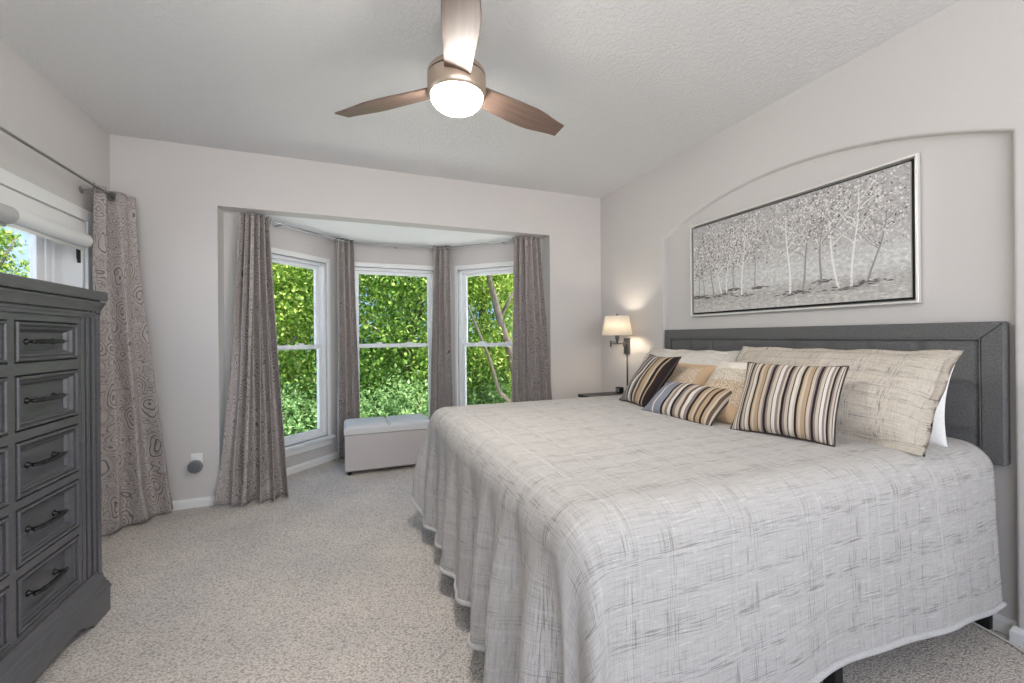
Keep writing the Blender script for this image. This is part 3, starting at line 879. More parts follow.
# ------------------------------------------------------------------ quilt
def quilt():
    qx0 = BX0 - 0.03; qx1 = 2.475
    y0, y1 = BY0-0.065, BY1+0.03
    R = 0.11           # softness of the edge
    zt = BZ + 0.022
    DF, DN, DFAR = 0.70, 0.60, 0.62
    nx = 120; ny = 150
    def axis(lo, hi, dlo, dhi, n_):
        L = (hi-lo) + dlo + dhi
        return [lo-dlo + L*i/n_ for i in range(n_+1)]
    ax = axis(qx0+R, qx1, DF+R*0.6, 0, nx)
    ay = axis(y0+R, y1-R, DN+R*0.6, DFAR+R*0.6, ny)
    bm = bmesh.new()
    uvl = bm.loops.layers.uv.new('cloth')
    def drop(d):
        """arc length d past the start of the rounding -> (outward, down)"""
        q = R*PI/2
        if d < q:
            a = d/R
            return R*math.sin(a), R*(1-math.cos(a))
        return R + (d-q)*0.05, R + (d-q)
    V = {}
    for i, s in enumerate(ax):
        for j, t in enumerate(ay):
            ex = max(0.0, qx0+R - s)
            ey = 0.0; sy = 0
            if t < y0+R: ey = y0+R - t; sy = -1
            elif t > y1-R: ey = t-(y1-R); sy = 1
            bx = max(s, qx0+R); by = min(max(t, y0+R), y1-R)
            wr = noise.noise(Vector((s*3.1, t*3.1, 0.3)))*0.006 + noise.noise(Vector((s*9, t*7, 2.3)))*0.0025
            crownz = 0.018*math.sin(PI*min(1, max(0, (by-y0)/(y1-y0)))) 
            if ex == 0 and ey == 0:
                # a little fall towards the edges
                co = Vector((bx, by, zt + crownz*0.9 + wr))
            else:
                if ex > 0 and ey > 0:
                    d = math.hypot(ex, ey); th = math.atan2(ey, ex)
                    dx, dy = math.cos(th), math.sin(th)
                    cornerness = math.sin(2*th)
                elif ex > 0: d = ex; dx, dy, cornerness, th = 1, 0, 0, 0
                else: d = ey; dx, dy, cornerness, th = 0, 1, 0, PI/2
                if sy > 0: d *= 1 - 0.30*cornerness
                o_, dn = drop(d)
                mx = BZ - 0.03
                if dn > mx: o_ += (dn-mx)*0.5; dn = mx - 0.01*(dn-mx)
                fall = sstep((d-0.10)/0.45)
                # folds: along the foot strong, tighter near the near corner; on the long side shallow
                fold = 0.0
                if sy <= 0 or ex > 0:
                    if dx > 0.02:
                        near = math.exp(-((by-(y0+0.25))/0.55)**2)
                        ph = by*24 + 1.4*noise.noise(Vector((by*2.2, 0.5, 1.1))) + d*0.9
                        fold += dx*fall*(0.019 + 0.032*near)*(math.sin(ph) + 0.35*math.sin(2*ph+0.4))
                        fold += dx*fall*0.014*math.sin(by*9.5+0.7)
                    if dy > 0.02:
                        fold += dy*fall*(0.011*math.sin(bx*6.3+0.8) + 0.004*math.sin(bx*15+d*3))
                    fold += cornerness*fall*0.035*math.sin(th*6*1.0+0.5)
                if sy > 0: fold += fall*0.012*math.sin(bx*7)*dy
                flare = cornerness*fall*(0.13 if sy > 0 else 0.05)
                o_ += fold + flare
                edge = 0.0
                co = Vector((bx - dx*o_, by + sy*dy*o_, zt + crownz*(1-min(1, d/R))*0.9 - dn + wr*0.5))
                # scalloped hem
                if dy > 0.9 and d > 0.3: co.z += (0.014*math.sin(bx*5.2+0.6) - 0.045*sstep((bx-2.1)/0.3))*sstep((d-0.3)/0.35)
                co.z = max(co.z, 0.018)
            V[i, j] = bm.verts.new(co)
    for i in range(nx):
        for j in range(ny):
            f = bm.faces.new((V[i, j], V[i+1, j], V[i+1, j+1], V[i, j+1]))
            for lp, (a, c) in zip(f.loops, ((i, j), (i+1, j), (i+1, j+1), (i, j+1))):
                lp[uvl].uv = (ax[a], ay[c])
    hem = [V[nx-k, 0].co.copy() for k in range(nx+1)] + [V[0, j].co.copy() for j in range(1, ny+1)] + [V[k, ny].co.copy() for k in range(1, nx+1)]
    me = bpy.data.meshes.new('bed_quilt'); bmesh.ops.recalc_face_normals(bm, faces=bm.faces[:]); bm.to_mesh(me); bm.free()
    o = finish(me, 'bed_quilt', M_QUILT, None, True)
    md = o.modifiers.new('thickness', 'SOLIDIFY'); md.thickness = 0.010; md.offset = -1
    tag(o, 'pale grey-beige slub linen quilt spread over the bed and hanging to the carpet', 'quilt')
    bm = B()
    tube(bm, [p + Vector((0, 0, 0.004)) for p in hem], 0.011, 8)
    obj('hem_binding', bm, M_BIND, o, smooth=True)
    return o
quilt()

# ------------------------------------------------------------------ pillows
def pillow(name, label, cat, w, h, th, m_, base, wdir, lean, pinch=0.06, flange=0.0, piping=None, seed=0, power=0.5, group=None, sag=0.0):
    N = 34
    bm = bmesh.new()
    uvl = bm.loops.layers.uv.new('cloth')
    rnd = seed*7.3
    def P(u, v, side):
        fu = min(1.0, abs(u)/(1-flange*2/w)) if flange else abs(u)
        fv = min(1.0, abs(v)/(1-flange*2/h)) if flange else abs(v)
        t = ((1-fu**2.2)*(1-fv**2.2))
        t = t**power if t > 0 else 0
        x = w/2*u*(1-pinch*(1-v*v)*abs(u)**2)
        y = h/2*v*(1-pinch*1.1*(1-u*u)*abs(v)**2)
        y -= sag*(1-u*u)*max(0, v)
        z = side*th/2*t
        nz = noise.noise(Vector((x*6+rnd, y*6, side*2.0)))*0.012*min(1, t*1.6)
        nz += noise.noise(Vector((x*17+rnd, y*17, side*5.0)))*0.004*min(1, t*2)
        if flange and (fu >= 1 or fv >= 1): z += 0.010*math.sin(x*26+rnd)*0.6 + 0.007*math.sin(y*31+rnd)
        return Vector((x, y, z + nz))
    g = {}
    for side in (1, -1):
        for i in range(N+1):
            for j in range(N+1):
                u, v = -1+2*i/N, -1+2*j/N
                # denser at the border
                u = math.copysign(1-(1-abs(u))**1.25, u); v = math.copysign(1-(1-abs(v))**1.25, v)
                if side == -1 and (i in (0, N) or j in (0, N)): g[side, i, j] = g[1, i, j]
                else: g[side, i, j] = bm.verts.new(P(u, v, side))
    scl = w if m_ in (M_SHAM, M_SHAM2) else 1.0
    for side in (1, -1):
        for i in range(N):
            for j in range(N):
                ids = ((i, j), (i+1, j), (i+1, j+1), (i, j+1))
                f = bm.faces.new([g[side, a, c] for a, c in (ids if side == 1 else ids[::-1])])
                for lp, (a, c) in zip(f.loops, ids if side == 1 else ids[::-1]): lp[uvl].uv = (a/N*scl, c/N*(h if scl != 1 else 1))
    rim = [g[1, i, 0].co.copy() for i in range(N)] + [g[1, N, j].co.copy() for j in range(N)] + [g[1, N-i, N].co.copy() for i in range(N)] + [g[1, 0, N-j].co.copy() for j in range(N)]
    me = bpy.data.meshes.new(name); bm.to_mesh(me); bm.free()
    o = finish(me, name, m_, None, True)
    wd = Vector((wdir[0], wdir[1], 0)).normalized()
    nh = wd.cross(Vector((0, 0, 1))).normalized()       # horizontal, towards the front
    # front normal should face -X
    if nh.x > 0: nh = -nh
    upv = (Vector((0, 0, 1))*math.cos(lean) - nh*math.sin(lean)).normalized()
    nr = wd.cross(upv)
    if nr.dot(nh) < 0: nr = -nr
    M = Matrix.Identity(4)
    for i in range(3): M[i][0], M[i][1], M[i][2] = wd[i], upv[i], nr[i]
    M.translation = Vector(base) + upv*(h/2)
    o.matrix_world = M
    tag(o, label, cat, group)
    if piping:
        bm = B(); tube(bm, rim + [rim[0]], 0.0045, 6, cap=False)
        obj('piping', bm, piping, o, smooth=True, local=True)
    return o
M_PIPE = mat('dark_brown_piping', (0.05, 0.038, 0.036), 0.8)
R_ = math.radians
pillow('pillow', 'white pillow behind the near plaid sham, against the headboard at the right end', 'pillow', 0.84, 0.385, 0.13, M_WHITEC, (2.285, 1.375, 0.80), (0, -1), R_(13), seed=1, group='white pillows behind the shams')
pillow('pillow', 'white pillow behind the cream sham, against the headboard at the far end', 'pillow', 0.86, 0.37, 0.13, M_WHITEC, (2.30, 2.42, 0.80), (0, -1), R_(13), seed=2, group='white pillows behind the shams')
pillow('pillow_sham', 'large oatmeal plaid sham with flanged edge behind the near striped pillow', 'pillow', 1.0, 0.50, 0.20, M_SHAM, (2.02, 1.415, 0.80), (0.03, -1), R_(36), 0.03, 0.035, seed=3, group='pillow shams')
pillow('pillow_sham', 'cream sham with flanged edge behind the tan pillow, far side of the bed', 'pillow', 0.96, 0.46, 0.19, M_SHAM2, (2.10, 2.40, 0.80), (0, -1), R_(36), 0.03, 0.035, seed=4, group='pillow shams')
pillow('throw_pillow', 'tan pillow with a speckled middle panel, in front of the cream sham', 'pillow', 0.45, 0.36, 0.13, M_TAN, (1.88, 2.15, 0.815), (0.0, -1), R_(42), 0.05, seed=5, group='throw pillows on the bed')
pillow('throw_pillow', 'pillow with cream top, speckled band and tan bottom, left of the near striped pillow', 'pillow', 0.44, 0.41, 0.13, M_CREAM, (1.79, 1.66, 0.812), (0.0, -1), R_(42), 0.05, seed=6, group='throw pillows on the bed')
pillow('throw_pillow', 'brown and cream striped square pillow nearest the camera, in front of the plaid sham', 'pillow', 0.41, 0.375, 0.16, M_STRIPE, (1.775, 1.31, 0.815), (0.11, -0.362), R_(33), 0.07, piping=M_PIPE, seed=7, group='throw pillows on the bed')
pillow('throw_pillow', 'grey and brown striped square pillow at the far end of the row', 'pillow', 0.39, 0.40, 0.11, M_STRIPE_FAR, (1.765, 2.325, 0.815), (-0.07, -0.35), R_(37), 0.07, piping=M_PIPE, seed=8, group='throw pillows on the bed')
pillow('lumbar_pillow', 'small oblong pillow, blue-grey at one end and striped at the other', 'pillow', 0.50, 0.27, 0.12, M_STRIPE_LUMBAR, (1.665, 1.84, 0.815), (0.02, -0.484), R_(52), 0.06, piping=M_PIPE, seed=9)

# ------------------------------------------------------------------ curtains
def curtain_mesh(name, top, bot, z0, z1, pl, a0, a1, m_, parent, nS=150, nT=60, puddle=0.0, ease=1.0, ph=0.4, wob=0.012, seed=0, flat=None, width=1.2, sway=None):
    def along(poly, s):
        L = [0]
        for p, q in zip(poly, poly[1:]): L.append(L[-1] + (Vector(q)-Vector(p)).length)
        d = s*L[-1]
        for k in range(len(poly)-1):
            if d <= L[k+1] or k == len(poly)-2:
                f = (d-L[k])/max(1e-6, L[k+1]-L[k])
                a, c = Vector(poly[k]), Vector(poly[k+1])
                return a.lerp(c, f), (c-a).normalized()
    bm = bmesh.new()
    uvl = bm.loops.layers.uv.new('cloth')
    g = []
    for j in range(nT+1):
        t = j/nT; row = []
        z = lerp(z1, z0, t)
        for i in range(nS+1):
            s = i/nS
            pt, dt = along(top, s); pb, db = along(bot, s)
            e = t**ease
            p = pt.lerp(pb, e); d = dt.lerp(db, e)
            d = d.normalized() if d.length > 1e-4 else dt
            nrm = Vector((d.y, -d.x))
            amp = lerp(a0, a1, t**0.8)
            f = 1.0
            if flat: f = 1 - (1-flat[2])*sstep((t-0.15)/0.5)*(1-sstep((s-flat[0])/max(1e-3, flat[1]-flat[0])))
            q = 2*PI*pl*s + ph + 0.9*t*noise.noise(Vector((s*3, t*1.2, seed)))
            off = amp*f*(math.sin(q) + 0.25*math.sin(2*q+0.6))
            off += wob*t*noise.noise(Vector((s*4.3, t*3, seed+5)))*2
            side = 0.35*amp*f*math.cos(q*1.0)*min(1, t*1.4)
            if puddle:
                k = sstep((t-0.90)/0.10)
                off += puddle*k*(0.6+0.6*math.sin(q*0.5+seed))
                zz = z + k*0.02*math.sin(q)
            else: zz = z
            xx = p + nrm*off + d*side
            if sway: xx = xx + Vector(sway)*math.sin(PI*t)
            row.append(bm.verts.new((xx.x, xx.y, max(zz, 0.006))))
        g.append(row)
    for j in range(nT):
        for i in range(nS):
            f = bm.faces.new((g[j][i], g[j][i+1], g[j+1][i+1], g[j+1][i]))
            for lp, (a, c) in zip(f.loops, ((i, j), (i+1, j), (i+1, j+1), (i, j+1))):
                lp[uvl].uv = (a/nS*width + seed*0.37, (1-c/nT)*(z1-z0) + seed*0.61)
    me = bpy.data.meshes.new(name); bm.to_mesh(me); bm.free()
    o = finish(me, name, m_, parent, True)
    md = o.modifiers.new('thickness', 'SOLIDIFY'); md.thickness = 0.004; md.offset = 0
    return o
def curtain(label, top, bot, z0, z1, pl, a0, a1, grom, **kw):
    cx = sum(p[0] for p in bot)/len(bot); cy = sum(p[1] for p in bot)/len(bot)
    t = thing('curtain', label, 'curtain', (cx, cy, 0), 'paisley curtains')
    c = curtain_mesh('drape_panel', top, bot, z0, z1, pl, a0, a1, M_PAISLEY, t, **kw)
    for (x, y, z, ax) in grom:
        bm = B()
        R1, r1 = 0.026, 0.006
        A = Vector((ax[0], ax[1], 0)).normalized(); Bv = Vector((-A.y, A.x, 0)); Cv = Vector((0, 0, 1))
        ring = [Vector((x, y, z)) + Bv*R1*math.cos(2*PI*k/20) + Cv*R1*math.sin(2*PI*k/20) for k in range(21)]
        tube(bm, ring, r1, 6, cap=False)
        obj('grommet', bm, M_STEEL, c, smooth=True)
    return t
# left-wall window curtain in the corner
ZR0, XR0 = 2.238, -1.455
curtain('light grey paisley curtain hanging in the left corner behind the dresser',
        [(-1.492, 3.475), (-1.480, 3.63), (-1.41, 3.70), (-1.405, 3.80)], [(-1.478, 3.425), (-1.40, 3.60), (-1.285, 3.74), (-1.185, 3.815)], 0.012, 2.280, 3.0, 0.018, 0.032,
        [(XR0, 3.625, ZR0, (0.25, 1))], nS=130, ph=2.6, wob=0.02, seed=1, width=0.95, ease=1.5, puddle=0.02)
# bay curtains
curtain('grey-brown paisley curtain at the left end of the bay, flaring and pooling on the carpet',
        [(-0.785, 3.975), (-0.70, 3.965), (-0.60, 4.03)], [(-0.925, 3.80), (-0.72, 3.77), (-0.44, 3.80)], 0.010, 2.288, 5.2, 0.026, 0.056,
        [(-0.60, 4.08, 2.272, (1, 1))], nS=190, seed=2, flat=(0.18, 0.34, 0.15), wob=0.02, width=1.25, ease=1.25, puddle=0.05)
curtain('paisley curtain in the left corner of the bay, behind the bench end',
        [(-0.085, 4.66), (-0.01, 4.72), (0.075, 4.745)], [(-0.105, 4.66), (-0.01, 4.70), (0.115, 4.745)], 0.02, 2.300, 3.0, 0.027, 0.042,
        [(-0.085, 4.665, 2.272, (1, 1)), (0.075, 4.745, 2.272, (1, 0))], nS=110, seed=3, width=0.9)
curtain('paisley curtain in the right corner of the bay, between middle and right windows',
        [(0.93, 4.745), (1.02, 4.73), (1.09, 4.67)], [(0.85, 4.745), (0.98, 4.69), (1.10, 4.64)], 0.02, 2.300, 3.0, 0.026, 0.042,
        [(0.925, 4.745, 2.272, (1, 0)), (1.09, 4.665, 2.272, (1, -1))], nS=110, seed=4, width=0.9)
curtain('grey paisley curtain at the right end of the bay, beyond the bed',
        [(1.615, 4.02), (1.74, 3.95), (1.865, 3.955)], [(1.50, 3.93), (1.72, 3.87), (1.945, 3.82)], 0.012, 2.292, 5.0, 0.026, 0.044,
        [(1.625, 4.06, 2.272, (1, -1))], nS=160, seed=5, width=1.15, wob=0.015)
# rods
rod = thing('curtain_rod', 'thin steel curtain rod along the left wall above the window', 'curtain rod', (XR0, 2.4, ZR0))
bm = B(); tube(bm, [(XR0, 0.9, ZR0), (XR0, 3.645, ZR0)], 0.008, 12); obj('rod', bm, M_STEEL, rod, smooth=True)
for y in (3.65, 0.89):
    bm = B(); lathe(bm, [(0.0, -0.02), (0.013, -0.016), (0.016, 0.0), (0.013, 0.016), (0.0, 0.02)], (XR0, y, ZR0), 14, 'Y', cap=False); obj('finial', bm, M_STEEL, rod, smooth=True)
for y in (1.0, 3.50):
    bm = B(); tube(bm, [(XL+0.003, y, ZR0-0.01), (XR0, y, ZR0-0.01), (XR0+0.008, y, ZR0-0.006)], 0.006, 8); lathe(bm, [(0.022, 0), (0.022, 0.006), (0.01, 0.01)], (XL, y, ZR0-0.01), 14, 'X')
    obj('bracket', bm, M_STEEL, rod, smooth=False)
ZB = 2.272
rod = thing('curtain_rod', 'steel curtain rod bent around the bay just under its ceiling', 'curtain rod', (0.5, 4.5, ZB))
bm = B(); tube(bm, [(-0.72, 3.965, ZB), (-0.03, 4.655, ZB), (0.0, 4.70, ZB), (0.06, 4.74, ZB), (0.96, 4.74, ZB), (1.02, 4.70, ZB), (1.05, 4.655, ZB), (1.735, 3.97, ZB)], 0.0075, 12); obj('rod', bm, M_STEEL, rod, smooth=True)
for x, y, wx, wy in ((0.51, 4.74, 0.51, 4.868), (-0.5, 4.185, -0.585, 4.27), (1.53, 4.175, 1.615, 4.26)):
    bm = B(); tube(bm, [(wx, wy, ZB), (x, y, ZB)], 0.006, 8); obj('bracket', bm, M_STEEL, rod)

# roller shades above the dresser window
def roller(label, y0, y1, r, x, z, m_, hang):
    t = thing('roller_shade', label, 'window blind', (x, (y0+y1)/2, z), 'roller shades')
    bm = B()
    lathe(bm, [(0.004, y0), (r*0.9, y0), (r, y0+0.008), (r, y1-0.008), (r*0.9, y1), (0.004, y1)], (x, 0, z), 24, 'Y'); obj('rolled_fabric', bm, m_, t, auto=40)
    bm = B(); box(bm, (x-0.012, y0+0.01, z-r-hang), (x-0.008, y1-0.01, z)); obj('fabric_drop', bm, m_, t)
    bm = B(); tube(bm, [(x-0.010, y0+0.01, z-r-hang), (x-0.010, y1-0.01, z-r-hang)], 0.009, 10); obj('hem_bar', bm, m_, t, smooth=True)
    for y in (y0+0.03, y1-0.03):
        bm = B(); box(bm, (XL+0.019, y-0.006, z-0.012), (x, y+0.006, z+0.012)); obj('bracket', bm, M_WPLASTIC, t)
roller('white rolled-up roller shade across the right part of the dresser window', 2.32, 3.40, 0.042, -1.500, 1.885, M_SHADE_ROLL, 0.010)
roller('grey rolled-up roller shade end at the left edge of the photo, above the dresser', 1.30, 2.66, 0.042, -1.445, 1.850, M_SHADE_GREY, 0.006)

# ------------------------------------------------------------------ storage bench
BE = thing('storage_bench', 'pale grey upholstered storage bench with tufted lid under the middle bay window', 'bench', (0.34, 4.37, 0))
b0, b1, c0, c1_ = -0.02, 0.77, 4.165, 4.575
bm = B(); box(bm, (b0, c0, 0.038), (b1, c1_, 0.375)); bev(obj('bench_body', bm, M_BENCH, BE), 0.012, 3)
bm = B()
NS = 2
for k in range(NS):
    x0, x1 = lerp(b0-0.006, b1+0.006, k/NS), lerp(b0-0.006, b1+0.006, (k+1)/NS)
    nxx, nyy = 26, 26
    g = []
    for j in range(nyy+1):
        row = []
        for i in range(nxx+1):
            x = lerp(x0, x1, i/nxx); y = lerp(c0-0.006, c1_+0.004, j/nyy)
            d = min(x-x0, x1-x, y-(c0-0.006), c1_+0.004-y)
            h_ = 0.030*(1-(1-min(1, d/0.045))**2)**0.5
            row.append(bm.verts.new((x, y, 0.432+h_)))
        g.append(row)
    for j in range(nyy):
        for i in range(nxx): bm.faces.new((g[j][i], g[j][i+1], g[j+1][i+1], g[j+1][i]))
box(bm, (b0-0.006, c0-0.006, 0.380), (b1+0.006, c1_+0.004, 0.432))
bmesh.ops.remove_doubles(bm, verts=bm.verts[:], dist=0.0003)
obj('bench_lid', bm, M_BENCHTOP, BE, auto=50)
for x in (b0+0.04, b1-0.04):
    for y in (c0+0.04, c1_-0.04):
        bm = B(); lathe(bm, [(0.016, 0), (0.020, 0.01), (0.022, 0.039)], (x, y, 0), 14); obj('foot', bm, M_BLACK, BE, smooth=False)

# ------------------------------------------------------------------ dresser
DX, DB = -1.072, -1.545      # front and back planes
DY0, DY1 = 1.432, 2.530
dr = thing('dresser', 'tall charcoal wood dresser with two columns of drawers against the left wall', 'dresser', ((DX+DB)/2, 2.036, 0))
ZD0, ZD1 = 0.195, 1.385
bm = B()
box(bm, (DB, DY0, ZD0), (DX-0.04, DY1, ZD1+0.01))
# face rails and stiles (front plane)
cols = [(1.604, 1.978), (2.010, 2.384)]
rows = [(1.190, 1.345), (0.947, 1.149), (0.706, 0.914), (0.467, 0.676), (0.230, 0.436)]
fx0, fx1 = DX-0.04, DX-0.008
box(bm, (fx0, 1.575, ZD0), (fx1, 1.604, ZD1)); box(bm, (fx0, 1.978, ZD0), (fx1, 2.010, ZD1)); box(bm, (fx0, 2.384, ZD0), (fx1, 2.412, ZD1))
zs = [ZD1] + [z for r in rows for z in (r[1], r[0])] + [ZD0]
for k in range(0, len(zs), 2):
    for y0, y1 in cols: box(bm, (fx0, y0, zs[k+1]), (fx1, y1, zs[k]))
obj('carcass', bm, M_BLACKWOOD, dr)
# nested frame moulding up both sides and along the top of the face
prof = [(0.0, -0.035), (0.0, 0.002), (0.012, 0.004), (0.020, 0.004), (0.022, -0.018), (0.032, -0.018), (0.034, 0.004), (0.044, 0.008), (0.054, 0.006), (0.057, -0.016), (0.068, -0.016), (0.070, 0.008), (0.082, 0.012), (0.085, -0.008), (0.093, -0.008), (0.096, 0.014), (0.124, 0.014), (0.124, -0.035)]
def facepath(y0, y1, zt): return [(DX-0.008, y0, ZD0), (DX-0.008, y0, zt), (DX-0.008, y1, zt), (DX-0.008, y1, ZD0)]
bm = B(); sweep(bm, facepath(DY0+0.124, 2.406, 1.372), [(a*1.0, c) for a, c in prof], -1, axis_up=Vector((1, 0, 0)))
o = obj('face_moulding', bm, M_BLACKWOOD, dr)
# cornice
cp = [(-0.03, 1.372), (0.002, 1.372), (0.004, 1.384), (0.012, 1.388), (0.012, 1.396), (-0.016, 1.397), (-0.016, 1.402), (0.014, 1.403), (0.022, 1.418), (0.034, 1.434), (0.040, 1.440), (0.040, 1.446), (0.010, 1.447), (0.010, 1.452), (0.048, 1.453), (0.052, 1.462), (0.052, 1.490), (0.048, 1.495), (-0.03, 1.495)]
upath = [(DB, DY0, 0), (DX, DY0, 0), (DX, DY1, 0), (DB, DY1, 0)]
cp = [(a*0.5, z) for a, z in cp]
bm = B(); sweep(bm, upath, cp, 1)
box(bm, (DB, DY0, 1.44), (DX, DY1, 1.493))
obj('cornice_top', bm, M_BLACKWOOD, dr)
# base mouldings
bp = [(-0.03, 0.212), (0.004, 0.212), (0.006, 0.194), (0.016, 0.180), (0.018, 0.168), (0.028, 0.158), (0.030, 0.148), (0.042, 0.140), (0.050, 0.124), (0.058, 0.118), (0.058, 0.108), (0.052, 0.104), (-0.03, 0.104)]
bp = [(a*0.5, z) for a, z in bp]
bm = B(); sweep(bm, upath, bp, 1); obj('base_moulding', bm, M_BLACKWOOD, dr)
# bracket feet plinth: boards with a scrolled cut-out
def plinth_poly(a0, a1):
    L = a1-a0; pts = [(a0, 0.106), (a0, 0.0), (a0+0.14, 0.0)]
    for k in range(9):
        t = k/8; pts.append((a0+0.14+0.012+0.10*t, 0.018+0.040*sstep(t)))
    pts += [(a1-(p[0]-a0), p[1]) for p in pts[::-1]]
    return pts
px = DX+0.027
bm = B(); prism(bm, [(px, y, z) for y, z in plinth_poly(DY0-0.025, DY1+0.025)], (-0.022, 0, 0)); bev(obj('plinth', bm, M_BLACKWOOD, dr), 0.003)
for y in (DY1+0.025, DY0-0.025+0.022):
    bm = B(); prism(bm, [(x, y, z) for x, z in plinth_poly(DB, px-0.0221)], (0, -0.022, 0)); bev(obj('plinth', bm, M_BLACKWOOD, dr), 0.003)
# drawers: recessed panel in a stepped moulding, bow handle
dprof = [(0.0, -0.03), (0.0, 0.0), (0.003, 0.004), (0.008, 0.004), (0.011, 0.0), (0.012, -0.010), (0.016, -0.010), (0.018, -0.004), (0.023, -0.006), (0.026, -0.016), (0.030, -0.020), (0.036, -0.030), (0.036, -0.045)]
def drawer(y0, y1, z0, z1, x):
    g = 0.007
    y0 += g; y1 -= g; z0 += g; z1 -= g
    bm = B()
    sweep(bm, [(x, y0, z0), (x, y1, z0), (x, y1, z1), (x, y0, z1)], dprof, -1, closed=True, axis_up=Vector((1, 0, 0)))
    box(bm, (x-0.055, y0+0.02, z0+0.02), (x-0.0300, y1-0.02, z1-0.02))
    d = obj('drawer', bm, M_BLACKWOOD, dr)
    yc, zc = (y0+y1)/2, (z0+z1)/2
    bm = B()
    px_ = x-0.0300
    w = 0.098
    for s in (-1, 1):
        lathe(bm, [(0.012, 0), (0.012, 0.004), (0.006, 0.008), (0.006, 0.024), (0.009, 0.028), (0.0075, 0.034)], (px_, yc+s*w*0.78, zc), 14, 'X')
    pts = []
    for k in range(17):
        t = -1+2*k/16
        pts.append((px_+0.030+0.012*(1-t*t), yc+t*w, zc))
    tube(bm, pts, [0.0055+0.0035*(1-abs(-1+2*k/16)**2) + (0.002 if k in (3, 13) else 0) for k in range(17)], 10)
    obj('handle', bm, M_PULL, d, smooth=True)
for y0, y1 in cols:
    for z0, z1 in rows: drawer(y0, y1, z0, z1, DX-0.006)

# ------------------------------------------------------------------ ceiling fan
FX, FY = 0.49, 1.925
fan = thing('ceiling_fan', 'three-blade ceiling fan with brushed nickel hub and lit bowl light', 'ceiling fan', (FX, FY, H))
bm = B(); lathe(bm, [(0.062, H), (0.062, H-0.012), (0.050, H-0.045), (0.022, H-0.052), (0.022, H-0.06)], (FX, FY, 0), 32); obj('canopy', bm, M_NICKEL, fan, auto=40)
bm = B(); lathe(bm, [(0.013, H-0.05), (0.013, 2.515)], (FX, FY, 0), 16); obj('downrod', bm, M_NICKEL, fan, auto=40)
bm = B(); lathe(bm, [(0.03, 2.535), (0.075, 2.532), (0.124, 2.515), (0.134, 2.500), (0.136, 2.484)], (FX, FY, 0), 48); 
lathe(bm, [(0.10, 2.477), (0.136, 2.476), (0.136, 2.415), (0.131, 2.40), (0.122, 2.392), (0.10, 2.392)], (FX, FY, 0), 48)
obj('motor_housing', bm, M_NICKEL, fan, auto=30)
bm = B(); lathe(bm, [(0.12, 2.485), (0.1345, 2.4845), (0.1345, 2.4765), (0.12, 2.476)], (FX, FY, 0), 48); obj('seam_band', bm, M_BRONZE, fan, auto=30)
bm = B()
prof = [(0.121, 2.404)]
for k in range(1, 13):
    a = PI/2*k/12; prof.append((max(0.121*math.cos(a), 0.0015), 2.394-0.074*math.sin(a)))
lathe(bm, prof, (FX, FY, 0), 48); obj('light_bowl', bm, M_OPAL, fan, smooth=True)
def blade(deg):
    a = math.radians(deg)
    XB = Matrix.Translation((0, 0, 2.442-H)) @ Matrix.Rotation(a, 4, 'Z') @ Matrix.Rotation(math.radians(-13), 4, 'X')
    X = Matrix.Identity(4)
    bm = B()
    N = 26; th = 0.0045
    rows_ = []
    for k in range(N+1):
        t = k/N; r = lerp(0.09, 0.685, t)
        wl_ = lerp(0.060, 0.082, sstep(t*1.7)) if t < 0.6 else lerp(0.082, 0.053, sstep((t-0.6)/0.4))
        wr_2 = lerp(0.058, 0.066, sstep(t*1.7)) if t < 0.6 else lerp(0.066, 0.036, sstep((t-0.6)/0.4))
        sk = 0.018*t
        rr = r
        rows_.append([bm.verts.new(X @ Vector((rr + (0.0 if k < N else -0.012), -wr_2, -th))), bm.verts.new(X @ Vector((rr, wl_, -th))), bm.verts.new(X @ Vector((rr, wl_, th))), bm.verts.new(X @ Vector((rr + (0.0 if k < N else -0.012), -wr_2, th)))])
    for a_, c in zip(rows_, rows_[1:]):
        for q in range(4): bm.faces.new((a_[q], a_[(q+1) % 4], c[(q+1) % 4], c[q]))
    bm.faces.new(rows_[0]); bm.faces.new(rows_[-1][::-1])
    o = obj('blade', bm, M_BLADE, fan, local=True)
    o.matrix_local = XB
    bev(o, 0.002, 2, 60)
for d in (38.5-21.45, 158.5-21.45, 278.5-21.45): blade(d)

# ------------------------------------------------------------------ sconce
sx, sy = 2.352, 3.305
sc = thing('wall_sconce', 'swing-arm wall lamp with lit ivory shade beside the headboard', 'lamp', (XR, 3.405, 1.17))
bm = B(); box(bm, (XR-0.022, 3.365, 1.095), (XR, 3.445, 1.25)); bev(obj('wall_plate', bm, M_BRONZE, sc), 0.004)
bm = B(); lathe(bm, [(0.016, -0.05), (0.016, -0.02), (0.02, -0.02)], (XR, 3.405, 1.185), 16, 'X'); tube(bm, [(XR-0.045, 3.405, 1.165), (XR-0.045, 3.405, 1.215)], 0.012, 14); obj('pivot', bm, M_BRONZE, sc, auto=40)
bm = B(); tube(bm, [(XR-0.045, 3.405, 1.196), (2.42, 3.505, 1.196)], 0.0065, 10); tube(bm, [(2.42, 3.505, 1.165), (2.42, 3.505, 1.225)], 0.011, 14); tube(bm, [(2.42, 3.505, 1.215), (sx, sy, 1.215)], 0.0065, 10)
obj('swing_arm', bm, M_BRONZE, sc, auto=40)
bm = B(); lathe(bm, [(0.011, 1.195), (0.011, 1.225), (0.016, 1.232), (0.019, 1.25), (0.019, 1.285), (0.010, 1.295)], (sx, sy, 0), 18); obj('socket', bm, M_BRONZE, sc, auto=40)
bm = B(); lathe(bm, [(0.139, 1.278), (0.108, 1.455)], (sx, sy, 0), 48, cap=False); o = obj('lamp_shade', bm, M_LSHADE, sc, smooth=True)
md = o.modifiers.new('t', 'SOLIDIFY'); md.thickness = 0.002
